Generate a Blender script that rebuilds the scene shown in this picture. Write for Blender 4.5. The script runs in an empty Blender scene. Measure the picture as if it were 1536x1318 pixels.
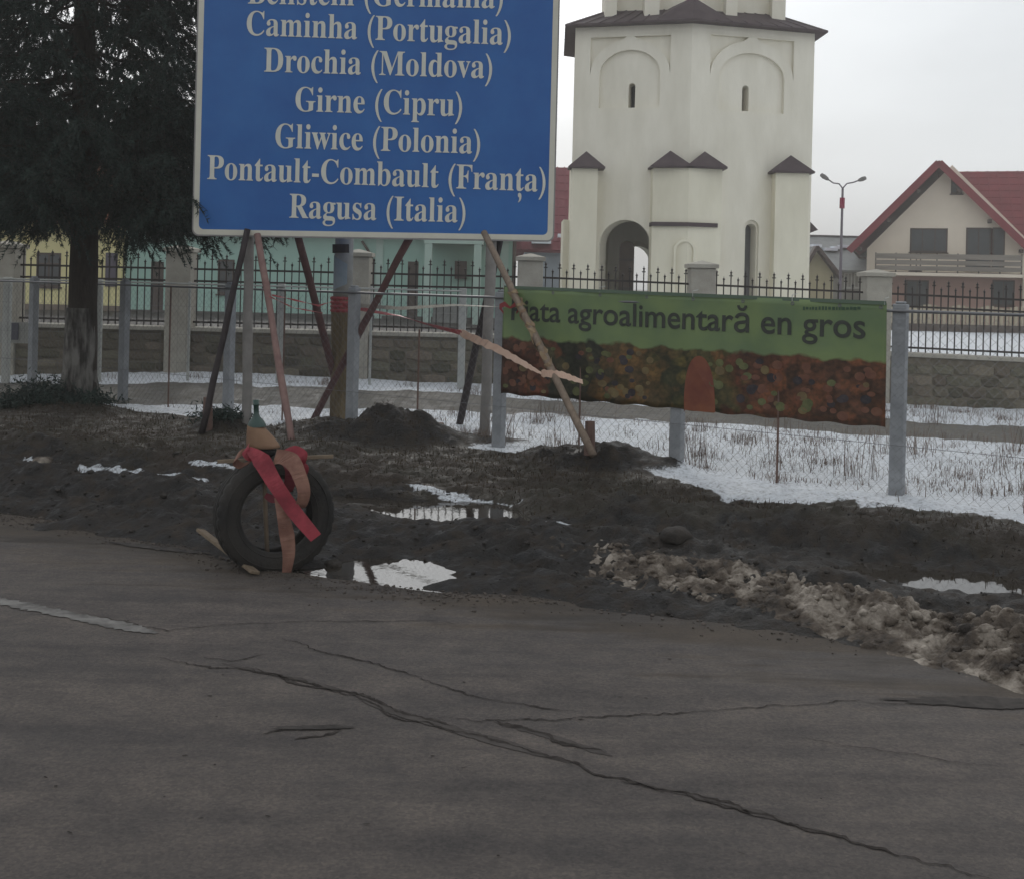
import bpy, bmesh, math, random
import numpy as np
from mathutils import Vector, Matrix
from mathutils.geometry import tessellate_polygon
random.seed(7); rng = np.random.default_rng(7)
S = bpy.context.scene
COL = S.collection
R = math.radians

# ------------------------------------------------------------------ camera, sky, sun, exposure
F = 1800.0; PX, PY = 768.0, 424.0; ROLL = R(1.4); EYE = 1.65
cam = bpy.data.cameras.new('camera'); cam.sensor_width = 36; cam.sensor_fit = 'HORIZONTAL'
cam.lens = F/1536*36; cam.shift_y = -(659-PY)/1536; cam.clip_end = 3000; cam.clip_start = 0.05
camo = bpy.data.objects.new('camera', cam); COL.objects.link(camo)
camo.matrix_world = Matrix.Translation((0, 0, EYE)) @ Matrix.Rotation(R(90), 4, 'X') @ Matrix.Rotation(ROLL, 4, 'Z')
S.camera = camo
SUN_EL, SUN_AZ = R(27), R(-7)          # azimuth measured from +Y towards +X
sd = Vector((math.sin(SUN_AZ)*math.cos(SUN_EL), math.cos(SUN_AZ)*math.cos(SUN_EL), math.sin(SUN_EL)))
W = bpy.data.worlds.new('World'); S.world = W; W.use_nodes = True
nt = W.node_tree; nt.nodes.clear()
def N(t, **k):
    n = nt.nodes.new(t)
    for a, b in k.items(): setattr(n, a, b)
    return n
L = nt.links.new
out = N('ShaderNodeOutputWorld'); bg = N('ShaderNodeBackground'); L(bg.outputs[0], out.inputs[0])
sky = N('ShaderNodeTexSky', sky_type='NISHITA'); sky.sun_disc = False
sky.sun_elevation = SUN_EL; sky.sun_rotation = SUN_AZ; sky.dust_density = 3; sky.air_density = 1.2
bg.inputs[1].default_value = 0.1
tc = N('ShaderNodeTexCoord')
# a veil of cloud in front of the blue sky, thinner and brighter round the sun
dot = N('ShaderNodeVectorMath', operation='DOT_PRODUCT'); dot.inputs[1].default_value = sd
nrm = N('ShaderNodeVectorMath', operation='NORMALIZE'); L(tc.outputs['Generated'], nrm.inputs[0]); L(nrm.outputs[0], dot.inputs[0])
mr = N('ShaderNodeMapRange'); mr.inputs[1].default_value = 0.0; mr.inputs[2].default_value = 1.0; mr.clamp = True
L(dot.outputs['Value'], mr.inputs[0])
pw = N('ShaderNodeMath', operation='POWER'); pw.inputs[1].default_value = 24; L(mr.outputs[0], pw.inputs[0])
gl = N('ShaderNodeMath', operation='MULTIPLY_ADD'); gl.inputs[1].default_value = 15; gl.inputs[2].default_value = 8.8; L(pw.outputs[0], gl.inputs[0])
mp = N('ShaderNodeMapping'); mp.inputs['Scale'].default_value = (1.5, 1.5, 4); L(nrm.outputs[0], mp.inputs[0])
nz = N('ShaderNodeTexNoise'); nz.inputs['Scale'].default_value = 1.6; nz.inputs['Detail'].default_value = 5; L(mp.outputs[0], nz.inputs[0])
nr = N('ShaderNodeMapRange'); nr.inputs[1].default_value = .3; nr.inputs[2].default_value = .7; nr.inputs[3].default_value = .88; nr.inputs[4].default_value = 1.10; L(nz.outputs[0], nr.inputs[0])
mu = N('ShaderNodeMath', operation='MULTIPLY'); L(gl.outputs[0], mu.inputs[0]); L(nr.outputs[0], mu.inputs[1])
cc = N('ShaderNodeVectorMath', operation='SCALE'); cc.inputs[0].default_value = (.955, 1.0, 1.045); L(mu.outputs[0], cc.inputs['Scale'])
mx = N('ShaderNodeMix', data_type='RGBA'); mx.inputs[0].default_value = .94
L(sky.outputs[0], mx.inputs[6]); L(cc.outputs[0], mx.inputs[7]); L(mx.outputs[2], bg.inputs[0])
sl = bpy.data.lights.new('sun', 'SUN'); sl.energy = .7; sl.angle = R(14); sl.color = (1, .95, .88)
so = bpy.data.objects.new('sun', sl); COL.objects.link(so); so.rotation_euler = sd.to_track_quat('Z', 'Y').to_euler()
S.view_settings.view_transform = 'Standard'; S.view_settings.look = 'None'
S.view_settings.exposure = 0.0; S.view_settings.gamma = 1; S.view_settings.use_curve_mapping = False
S.render.engine = 'CYCLES'; S.cycles.use_denoising = True; S.cycles.max_bounces = 5
S.cycles.sample_clamp_indirect = 4

# ------------------------------------------------------------------ pixel helpers (1536 px wide photograph)
cr, sr = math.cos(ROLL), math.sin(ROLL)
def at(px, py, d):
    u, v = (px-PX)/F, (PY-py)/F
    return Vector(((u*cr - v*sr)*d, d, EYE + (u*sr + v*cr)*d))
def gnd(px, py, z=0.0):
    u, v = (px-PX)/F, (PY-py)/F
    d = (z-EYE)/(u*sr + v*cr)
    return at(px, py, d)
def FY(X): return 9.46 - .704*(X-3.07)
def onfence(px, py, off=0.0):     # the point of the chain link fence plane (moved towards the road by off) seen there
    u, v = (px-PX)/F, (PY-py)/F
    k = u*cr - v*sr
    d = (9.46 - off + .704*3.07)/(1+.704*k)
    return at(px, py, d)

# ------------------------------------------------------------------ materials
MATS = {}
def mat(name, col, rough=.8, col2=None, scale=6, detail=6, bump=0, bscale=None, metal=0, spec=.3, stretch=(1, 1, 1), rnd=0, col3=None, alpha=1, contrast=.22, ior=1.45, coords='Object'):
    if name in MATS: return MATS[name]
    m = bpy.data.materials.new(name); m.use_nodes = True; MATS[name] = m
    t = m.node_tree; b = t.nodes['Principled BSDF']
    b.inputs['Roughness'].default_value = rough; b.inputs['Metallic'].default_value = metal
    b.inputs['Specular IOR Level'].default_value = spec; b.inputs['IOR'].default_value = ior
    b.inputs['Base Color'].default_value = (*col, 1)
    tcn = t.nodes.new('ShaderNodeTexCoord'); mpn = t.nodes.new('ShaderNodeMapping'); mpn.inputs['Scale'].default_value = stretch
    t.links.new(tcn.outputs[coords], mpn.inputs[0])
    last = None
    if col2 is not None:
        nn = t.nodes.new('ShaderNodeTexNoise'); nn.inputs['Scale'].default_value = scale; nn.inputs['Detail'].default_value = detail; nn.inputs['Roughness'].default_value = .62
        t.links.new(mpn.outputs[0], nn.inputs[0])
        rp = t.nodes.new('ShaderNodeValToRGB'); rp.color_ramp.elements[0].position = .5-contrast; rp.color_ramp.elements[1].position = .5+contrast
        rp.color_ramp.elements[0].color = (*col, 1); rp.color_ramp.elements[1].color = (*col2, 1)
        if col3 is not None:
            e = rp.color_ramp.elements.new(.5); e.color = (*col2, 1); rp.color_ramp.elements[2].color = (*col3, 1)
        t.links.new(nn.outputs[0], rp.inputs[0]); last = rp.outputs[0]
    if rnd and last is not None:
        oi = t.nodes.new('ShaderNodeObjectInfo'); hs = t.nodes.new('ShaderNodeHueSaturation')
        m1 = t.nodes.new('ShaderNodeMapRange'); m1.inputs[3].default_value = 1-rnd; m1.inputs[4].default_value = 1+rnd
        t.links.new(oi.outputs['Random'], m1.inputs[0]); t.links.new(m1.outputs[0], hs.inputs['Value']); t.links.new(last, hs.inputs['Color'])
        m2 = t.nodes.new('ShaderNodeMath'); m2.operation = 'FRACT'; m3 = t.nodes.new('ShaderNodeMath'); m3.operation = 'MULTIPLY'; m3.inputs[1].default_value = 7.3
        t.links.new(oi.outputs['Random'], m3.inputs[0]); t.links.new(m3.outputs[0], m2.inputs[0])
        m4 = t.nodes.new('ShaderNodeMapRange'); m4.inputs[3].default_value = .488; m4.inputs[4].default_value = .515
        t.links.new(m2.outputs[0], m4.inputs[0]); t.links.new(m4.outputs[0], hs.inputs['Hue']); last = hs.outputs[0]
    if last is not None: t.links.new(last, b.inputs['Base Color'])
    if bump:
        n2 = t.nodes.new('ShaderNodeTexNoise'); n2.inputs['Scale'].default_value = bscale or scale*4; n2.inputs['Detail'].default_value = 6
        t.links.new(mpn.outputs[0], n2.inputs[0])
        bn = t.nodes.new('ShaderNodeBump'); bn.inputs['Strength'].default_value = min(1, bump); bn.inputs['Distance'].default_value = .02
        t.links.new(n2.outputs[0], bn.inputs['Height']); t.links.new(bn.outputs[0], b.inputs['Normal'])
    return m

# ------------------------------------------------------------------ mesh helpers
class MB:
    def __init__(s): s.v = []; s.f = []
    def box(s, a, b):
        i = len(s.v); x0, y0, z0 = a; x1, y1, z1 = b
        s.v += [(x0,y0,z0),(x1,y0,z0),(x1,y1,z0),(x0,y1,z0),(x0,y0,z1),(x1,y0,z1),(x1,y1,z1),(x0,y1,z1)]
        s.f += [tuple(i+k for k in q) for q in ((0,3,2,1),(4,5,6,7),(0,1,5,4),(1,2,6,5),(2,3,7,6),(3,0,4,7))]
        return s
    def obox(s, o, ux, uy, uz, a, b):     # box in a local frame
        i = len(s.v)
        for z in (a[2], b[2]):
            for x, y in ((a[0],a[1]),(b[0],a[1]),(b[0],b[1]),(a[0],b[1])):
                s.v.append(tuple(o + ux*x + uy*y + uz*z))
        s.f += [tuple(i+k for k in q) for q in ((0,3,2,1),(4,5,6,7),(0,1,5,4),(1,2,6,5),(2,3,7,6),(3,0,4,7))]
        return s
    def tube(s, pts, rad, n=8, cap=True, jit=0):
        pts = [Vector(p) for p in pts]
        if not hasattr(rad, '__len__'): rad = [rad]*len(pts)
        i0 = len(s.v); up = None
        for k, p in enumerate(pts):
            d = (pts[min(k+1, len(pts)-1)] - pts[max(k-1, 0)]).normalized()
            if up is None: up = Vector((0, 0, 1)) if abs(d.z) < .9 else Vector((1, 0, 0))
            a = d.cross(up).normalized(); b = d.cross(a).normalized(); up = a.cross(d) if False else up
            for j in range(n):
                t = 2*math.pi*j/n; r_ = rad[k]*(1+random.uniform(-jit, jit))
                s.v.append(tuple(p + a*(math.cos(t)*r_) + b*(math.sin(t)*r_)))
        for k in range(len(pts)-1):
            for j in range(n):
                q = i0+k*n+j; w = i0+k*n+(j+1) % n
                s.f.append((q, w, w+n, q+n))
        if cap:
            s.f.append(tuple(range(i0+n-1, i0-1, -1))); e = i0+(len(pts)-1)*n
            s.f.append(tuple(range(e, e+n)))
        return s
    def bar(s, p, q, w, t, side=None):     # squared timber between two points
        p, q = Vector(p), Vector(q); d = (q-p); l = d.length; d.normalize()
        a = (side or Vector((0, 1, 0))); a = (a - d*a.dot(d)).normalized(); b = d.cross(a)
        return s.obox(p, b, a, d, (-w/2, -t/2, 0), (w/2, t/2, l))
    def prism(s, poly, z0, z1):            # plan polygon
        i = len(s.v); n = len(poly)
        s.v += [(x, y, z0) for x, y in poly] + [(x, y, z1) for x, y in poly]
        s.f.append(tuple(i+k for k in range(n-1, -1, -1))); s.f.append(tuple(i+n+k for k in range(n)))
        s.f += [(i+k, i+(k+1) % n, i+n+(k+1) % n, i+n+k) for k in range(n)]
        return s
    def poly(s, pts):
        i = len(s.v); s.v += [tuple(p) for p in pts]; s.f.append(tuple(range(i, i+len(pts)))); return s
    def plate(s, o, ux, uz, outer, holes=(), th=.1):   # upright slab with holes; th goes away from the viewer
        ux, uz = Vector(ux), Vector(uz); nb = Vector((-ux.y, ux.x, 0)).normalized()   # pointing back
        loops = [outer] + list(holes)
        flat = [p for lp in loops for p in lp]
        tris = tessellate_polygon([[Vector((p[0], p[1], 0)) for p in lp] for lp in loops])
        i = len(s.v); n = len(flat)
        for dth in (0, th):
            for p in flat: s.v.append(tuple(Vector(o) + ux*p[0] + uz*p[1] + nb*dth))
        for a, b, c in tris:
            s.f.append((i+a, i+b, i+c)); s.f.append((i+n+c, i+n+b, i+n+a))
        k = 0
        for lp in loops:
            m = len(lp)
            for j in range(m):
                a, b = i+k+j, i+k+(j+1) % m
                s.f.append((a, b, b+n, a+n))
            k += m
        return s
    def lathe(s, prof, n=32, o=(0, 0, 0), m=None, closed=False):
        i = len(s.v); m = m or Matrix.Identity(3)
        for k in range(n):
            t = 2*math.pi*k/n
            for r_, z in prof: s.v.append(tuple(Vector(o) + m @ Vector((r_*math.cos(t), r_*math.sin(t), z))))
        P = len(prof)
        for k in range(n):
            a = i+k*P; b = i+((k+1) % n)*P
            for j in range(P if closed else P-1):
                jn = (j+1) % P
                s.f.append((a+j, b+j, b+jn, a+jn))
        return s
    def ribbon(s, pts, wid, wdir, th=.0015):
        pts = [Vector(p) for p in pts]; i = len(s.v)
        for k, p in enumerate(pts):
            w = Vector(wdir[k] if isinstance(wdir, list) else wdir).normalized()*((wid[k] if isinstance(wid, (list, tuple)) else wid)/2)
            d = (pts[min(k+1, len(pts)-1)]-pts[max(k-1, 0)]).normalized()
            nn = d.cross(w).normalized()*th
            s.v += [tuple(p-w-nn), tuple(p+w-nn), tuple(p+w+nn), tuple(p-w+nn)]
        for k in range(len(pts)-1):
            a = i+4*k
            for j in range(4): s.f.append((a+j, a+(j+1) % 4, a+4+(j+1) % 4, a+4+j))
        s.f.append((i+3, i+2, i+1, i)); a = i+4*(len(pts)-1); s.f.append((a, a+1, a+2, a+3))
        return s
    def mesh(s, name, m, off=(0, 0, 0), smooth=False, fix=True):
        me = bpy.data.meshes.new(name); ox, oy, oz = off
        me.from_pydata([(x-ox, y-oy, z-oz) for x, y, z in s.v], [], s.f)
        if fix:
            bm = bmesh.new(); bm.from_mesh(me); bmesh.ops.recalc_face_normals(bm, faces=bm.faces); bm.to_mesh(me); bm.free()
        if smooth:
            me.polygons.foreach_set('use_smooth', [True]*len(me.polygons))
        me.materials.append(m); return me

def org(parent):
    o = Vector((0, 0, 0))
    while parent is not None: o = o + parent.location; parent = parent.parent
    return o
def put(name, mb, m, parent=None, smooth=False, loc=None, fix=True, bevel=0):
    o0 = org(parent)
    loc = Vector(loc) if loc is not None else (None)
    if parent is None and loc is None:
        xs = np.array(mb.v); loc = Vector(((xs[:,0].min()+xs[:,0].max())/2, (xs[:,1].min()+xs[:,1].max())/2, xs[:,2].min()))
    if parent is not None and loc is None: loc = o0
    me = mb.mesh(name, m, loc, smooth, fix)
    o = bpy.data.objects.new(name, me); COL.objects.link(o); o.location = loc - o0 if parent is not None else loc
    if parent is not None: o.parent = parent
    if bevel:
        b = o.modifiers.new('bevel', 'BEVEL'); b.width = bevel; b.segments = 2; b.limit_method = 'ANGLE'
    return o
def tag(o, label, cat=None, group=None, kind=None):
    if label: o['label'] = label
    if cat: o['category'] = cat
    if group: o['group'] = group
    if kind: o['kind'] = kind
    return o
def thing(name, loc, label, cat, group=None):
    o = bpy.data.objects.new(name, None); COL.objects.link(o); o.location = loc; o.empty_display_size = .2
    return tag(o, label, cat, group)
def copy_tree(o, parent=None):
    c = o.copy(); COL.objects.link(c); c.parent = parent
    for ch in list(o.children): copy_tree(ch, c)
    return c
def nmesh(name, V, Fc, m, smooth=True, quads=True):
    me = bpy.data.meshes.new(name); k = Fc.shape[1]
    me.vertices.add(len(V)); me.vertices.foreach_set('co', V.astype(np.float32).ravel())
    me.loops.add(Fc.size); me.loops.foreach_set('vertex_index', Fc.astype(np.int32).ravel())
    me.polygons.add(len(Fc)); me.polygons.foreach_set('loop_start', np.arange(0, Fc.size, k, dtype=np.int32))
    me.polygons.foreach_set('loop_total', np.full(len(Fc), k, dtype=np.int32))
    if smooth: me.polygons.foreach_set('use_smooth', np.ones(len(Fc), dtype=bool))
    me.update(calc_edges=True); me.validate(); me.materials.append(m); return me
def arch(cx, z0, zs, r, n=14, rz=None):    # arch-topped outline: from z0, springing at zs
    rz = rz or r
    return [(cx-r, z0), (cx+r, z0)] + [(cx+r*math.cos(math.pi*k/n), zs+rz*math.sin(math.pi*k/n)) for k in range(n+1)]
def rect(x0, z0, x1, z1): return [(x0, z0), (x1, z0), (x1, z1), (x0, z1)]

# ------------------------------------------------------------------ noise
_g = rng.random((256, 256)).astype(np.float64)
def vnoise(x, y):
    xi = np.floor(x).astype(int); yi = np.floor(y).astype(int); fx = x-xi; fy = y-yi
    fx = fx*fx*(3-2*fx); fy = fy*fy*(3-2*fy)
    a = _g[xi & 255, yi & 255]; b = _g[(xi+1) & 255, yi & 255]; c = _g[xi & 255, (yi+1) & 255]; d = _g[(xi+1) & 255, (yi+1) & 255]
    return (a*(1-fx)+b*fx)*(1-fy)+(c*(1-fx)+d*fx)*fy
def fbm(x, y, o=4, g=.5):
    r = 0; a = 1; t = 0
    for k in range(o):
        r = r + a*vnoise(x*2**k+17.3*k, y*2**k+9.1*k); t += a; a *= g
    return r/t - .5
def sstep(a, b, x): t = np.clip((x-a)/(b-a), 0, 1); return t*t*(3-2*t)

# ------------------------------------------------------------------ terrain
def edge_s(X, Y): return (Y - (7.8 - .46*(X+3.33)))/1.1007
PIT = []                                # x, y, rx, ry, angle
def pit(p0, p1, rx, ry, ang=0): PIT.append(((p0+p1)[0]/2 if False else (p0.x+p1.x)/2, (p0.y+p1.y)/2, rx, ry, ang))
pit(gnd(522, 850), gnd(640, 856), .34, .27, -.3)
pit(gnd(625, 760), gnd(748, 765), .40, .40, -.3)
pit(gnd(515, 743), gnd(600, 750), .42, .09, -.35)
pit(gnd(785, 784), gnd(900, 794), .45, .13, -.45)
pit(gnd(1322, 856), gnd(1512, 878), .56, .19, -.5)
pit(gnd(-30, 770), gnd(62, 774), .38, .13, -.4)
pit(gnd(1065, 751), gnd(1110, 753), .16, .09, -.5)
WZ = -.020
MOUND = [(gnd(528, 662), .82, .6, .16), (gnd(600, 668), .5, .3, .13), (gnd(865, 702), .54, .40, .15), (gnd(955, 710), .45, .3, .10), (gnd(335, 650), .34, .25, .11),
         (gnd(112, 622), .5, .35, .10), (gnd(40, 606), .5, .3, .10), (gnd(700, 668), .7, .3, .05), (gnd(465, 690), .4, .35, .08)]
def terrain(X, Y):
    s = edge_s(X, Y) + .34*fbm(X*1.3, Y*1.6, 4, .6) + .16*fbm(X*6, Y*6, 3, .6)
    u = (X + -.46*Y)/1.1; w = (Y+.46*X)/1.1            # along / across the road
    v = sstep(-.12, .30, s)
    z = -.05 + .085*v
    near = sstep(0.0, .5, s)
    dF = FY(X)-Y
    rough = near*(.35+.65*sstep(4.6, 2.4, s))*sstep(-.4, .3, dF)
    z = z + rough*(.11*fbm(u*.9, w*3.2, 3) + .17*fbm(X*4, Y*5.5, 5, .68) + .085*np.abs(fbm(X*10, Y*12, 3, .65)))
    rut = np.abs(fbm(u*.35+4, w*.25, 2))*.2
    for c, d_, wd in ((.75, .06, .17), (1.9, .085, .22), (2.5, -.07, .2), (1.3, -.06, .2)):
        z = z - near*d_*np.exp(-((s-c-rut)/wd)**2)
    z = z + near*.02*fbm(X*1.1, Y*1.1, 3)
    inside = sstep(-.9, .3, dF)
    z = z + inside*near*.012
    for p, rx, ry, h in MOUND:
        q = ((X-p.x)/rx)**2 + ((Y-p.y)/ry)**2
        z = z + h*np.exp(-q**1.7*.9)*(1+1.1*fbm(X*4.5, Y*4.5, 5, .68))
    for x, y, rx, ry, a in PIT:
        dx, dy = X-x, Y-y; p = dx*math.cos(a)+dy*math.sin(a); q = -dx*math.sin(a)+dy*math.cos(a)
        k = .88*np.exp(-((p/(rx*1.6))**2+((q+ry*.4)/(ry*1.7+.12))**2)**1.5)*near
        z = z*(1-k) + k*(-.016+.10*fbm(X*4+9, Y*6, 4, .6))
    for x, y, rx, ry, a in PIT:
        dx, dy = X-x, Y-y; p = dx*math.cos(a)+dy*math.sin(a); q = -dx*math.sin(a)+dy*math.cos(a)
        e = (p/rx)**2+(q/ry)**2 + 1.1*fbm(X*5+3, Y*7, 3)
        k = np.exp(-np.clip(e, 0, None)**2*.6)
        z = z*(1-k) + (-.10)*k
    # plot behind the fence climbs a little towards the left of the stone wall
    t = sstep(-.2, 4.0, -dF); up = np.clip(.10-.023*X, -.12, .24)
    z = z + t*(up-.03)
    z = z + sstep(0, 1, -dF)*(.05*fbm(X*.9, Y*.9, 3) + .035*fbm(X*6, Y*6, 4, .65))
    z = np.where(s < -.12, -.05, z)
    return z
def zones(X, Y):
    dF = FY(X)-Y; s = edge_s(X, Y)
    off = np.where(X > 0, .22+.62*np.exp(-((X-2.0)/.85)**2)+.1*X, .24+.42*sstep(-1.2, -2.6, X))
    n = fbm(X*2.2, Y*2.2, 5, .6)
    snow = sstep(.12, -.12, dF-off+.5*n)
    pc = 15.25-.13*X; path = sstep(1.05, .8, np.abs(Y-pc)+.6*fbm(X*1.5, Y*2.5, 4))
    tree = np.exp(-(((X+5.15)/.55)**2+((Y-14.1)/.35)**2))
    snow = snow*(1-path*.97)*(1-np.clip(tree*1.6, 0, 1)*(n > -.12))
    far = Y > 18.35
    fs = sstep(.02, .10, X/np.maximum(Y, 1)+.12*n) * sstep(70, 40, Y)
    snow = np.where(far, fs, snow)
    path = np.where(far, 0, path)
    for p, rx, ry, h in MOUND:
        q = ((X-p.x)/(rx*1.15))**2 + ((Y-p.y)/(ry*1.3))**2
        snow = snow*(1-np.clip(1.7*np.exp(-q)-.45, 0, 1))
    # patches of old snow in the ruts
    u = (X-.46*Y)/1.1
    for px, py, a, b in ((700, 748, .6, .1), (240, 712, .9, .07), (330, 712, .4, .06), (60, 690, .3, .06), (840, 783, .5, .10), (1080, 828, .35, .07), (900, 800, .4, .06)):
        g = gnd(px, py); dx, dy = X-g.x, Y-g.y; p = dx*.9-dy*.42; q = dx*.42+dy*.9
        snow = np.maximum(snow, .56*sstep(1.1, .5, (p/a)**2+(q/b)**2+2.4*fbm(X*5, Y*5, 4, .6)))
    grass = sstep(1.9, 2.7, s+.8*n)*sstep(-.5, .1, dF)
    for p, rx, ry, h in MOUND[:5]:
        grass = grass*(1-np.exp(-(((X-p.x)/(rx*1.2))**2+((Y-p.y)/(ry*1.2))**2)))
    wet = sstep(3.0, 1.2, s)*sstep(-.1, .3, s)
    return snow, path, grass, wet
def grid(x0, x1, y0, y1, d):
    xs = np.arange(x0, x1+1e-6, d); ys = np.arange(y0, y1+1e-6, d)
    X, Y = np.meshgrid(xs, ys); Z = terrain(X, Y); n, m = X.shape
    V = np.stack([X.ravel(), Y.ravel(), Z.ravel()], 1)
    i = np.arange(n*m).reshape(n, m)
    Fq = np.stack([i[:-1,:-1].ravel(), i[:-1,1:].ravel(), i[1:,1:].ravel(), i[1:,:-1].ravel()], 1)
    return V, Fq
def ground_mat():
    m = bpy.data.materials.new('ground'); m.use_nodes = True; t = m.node_tree; b = t.nodes['Principled BSDF']
    n = t.nodes.new; l = t.links.new
    tcn = n('ShaderNodeTexCoord'); at_ = n('ShaderNodeAttribute'); at_.attribute_name = 'zone'
    sep = n('ShaderNodeSeparateColor'); l(at_.outputs['Color'], sep.inputs[0])
    def noise(sc, det=6, ro=.6):
        x = n('ShaderNodeTexNoise'); x.inputs['Scale'].default_value = sc; x.inputs['Detail'].default_value = det; x.inputs['Roughness'].default_value = ro
        l(tcn.outputs['Object'], x.inputs[0]); return x.outputs[0]
    def ramp(f, stops):
        r = n('ShaderNodeValToRGB'); e = r.color_ramp.elements; e[0].position, e[0].color = stops[0][0], (*stops[0][1], 1); e[1].position, e[1].color = stops[-1][0], (*stops[-1][1], 1)
        for p, c in stops[1:-1]: k = e.new(p); k.color = (*c, 1)
        l(f, r.inputs[0]); return r.outputs[0]
    def mix(f, a, c):
        x = n('ShaderNodeMix'); x.data_type = 'RGBA'; l(f, x.inputs[0]); l(a, x.inputs[6]); l(c, x.inputs[7]); return x.outputs[2]
    def thresh(mask, nz, amt, lo, hi):
        a = n('ShaderNodeMath'); a.operation = 'MULTIPLY_ADD'; a.inputs[1].default_value = amt; l(nz, a.inputs[0]); l(mask, a.inputs[2])
        r = n('ShaderNodeMapRange'); r.interpolation_type = 'SMOOTHSTEP'; r.inputs[1].default_value = lo+amt*.5; r.inputs[2].default_value = hi+amt*.5; l(a.outputs[0], r.inputs[0]); return r.outputs[0]
    fine = noise(38, 8, .7); mid = noise(7, 6); big = noise(1.3, 5)
    soil = ramp(mid, [(.32, (.008, .007, .0065)), (.5, (.019, .0148, .012)), (.68, (.052, .039, .029))])
    gr = ramp(fine, [(.3, (.018, .014, .010)), (.55, (.040, .030, .020)), (.75, (.075, .058, .038))])
    grn = ramp(big, [(.42, (.030, .027, .017)), (.6, (.045, .031, .023))])
    gx = n('ShaderNodeMix'); gx.data_type = 'RGBA'; gx.inputs[0].default_value = .5; l(gr, gx.inputs[6]); l(grn, gx.inputs[7])
    c = mix(thresh(sep.outputs[2], mid, .9, .35, .7), soil, gx.outputs[2])
    pathc = ramp(mid, [(.3, (.075, .068, .058)), (.5, (.115, .105, .088)), (.7, (.17, .155, .125))])
    c = mix(thresh(sep.outputs[1], mid, .5, .3, .6), c, pathc)
    dirt = ramp(noise(26, 9, .75), [(.33, (.26, .24, .22)), (.43, (.62, .64, .67)), (.56, (.83, .86, .90))])
    sn = thresh(sep.outputs[0], fine, .7, .38, .6)
    c = mix(sn, c, dirt); l(c, b.inputs['Base Color'])
    rr = n('ShaderNodeMapRange'); rr.inputs[1].default_value = .35; rr.inputs[2].default_value = .65; rr.inputs[3].default_value = .45; rr.inputs[4].default_value = .95; l(mid, rr.inputs[0]); l(rr.outputs[0], b.inputs['Roughness'])
    b.inputs['Specular IOR Level'].default_value = .35
    bn = n('ShaderNodeBump'); bn.inputs['Strength'].default_value = 1.0; bn.inputs['Distance'].default_value = .045; l(fine, bn.inputs['Height']); l(bn.outputs[0], b.inputs['Normal'])
    return m
GM = ground_mat(); MATS['ground'] = GM
def ground(name, V, Fq, label):
    me = nmesh(name, V, Fq, GM); sn, pa, gr, we = zones(V[:,0], V[:,1])
    ca = me.color_attributes.new('zone', 'FLOAT_COLOR', 'POINT')
    ca.data.foreach_set('color', np.stack([sn, pa, gr, we], 1).astype(np.float32).ravel())
    o = bpy.data.objects.new(name, me); COL.objects.link(o); tag(o, label, None, None, 'structure'); return o
V, Fq = grid(-9.6, 9.6, 3.0, 18.96, .03)
ground('ground', V, Fq, 'muddy verge and snowy plot with a brown path behind the fence')
parts_v, parts_f, k0 = [], [], 0
for bx in ((-60, -9.6, 3.0, 18.96), (9.6, 60, 3.0, 18.96), (-60, 60, 18.96, 90)):
    xs = np.linspace(bx[0], bx[1], int((bx[1]-bx[0])/.5)+1); ys = np.linspace(bx[2], bx[3], int((bx[3]-bx[2])/.5)+1)
    X, Y = np.meshgrid(xs, ys); Z = terrain(X, Y); i = np.arange(X.size).reshape(X.shape)+k0
    parts_v.append(np.stack([X.ravel(), Y.ravel(), Z.ravel()], 1)); parts_f.append(np.stack([i[:-1,:-1].ravel(), i[:-1,1:].ravel(), i[1:,1:].ravel(), i[1:,:-1].ravel()], 1)); k0 += X.size
ground('ground', np.concatenate(parts_v), np.concatenate(parts_f), 'open ground with thin snow around the houses')
mb = MB(); mb.poly([(-380, -180, -.3), (380, -180, -.3), (380, 560, -.3), (-380, 560, -.3)])
tag(put('terrain', mb, mat('far soil', (.06, .055, .045), col2=(.10, .095, .08), scale=.05)), 'flat land reaching the horizon', None, None, 'structure')

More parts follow.
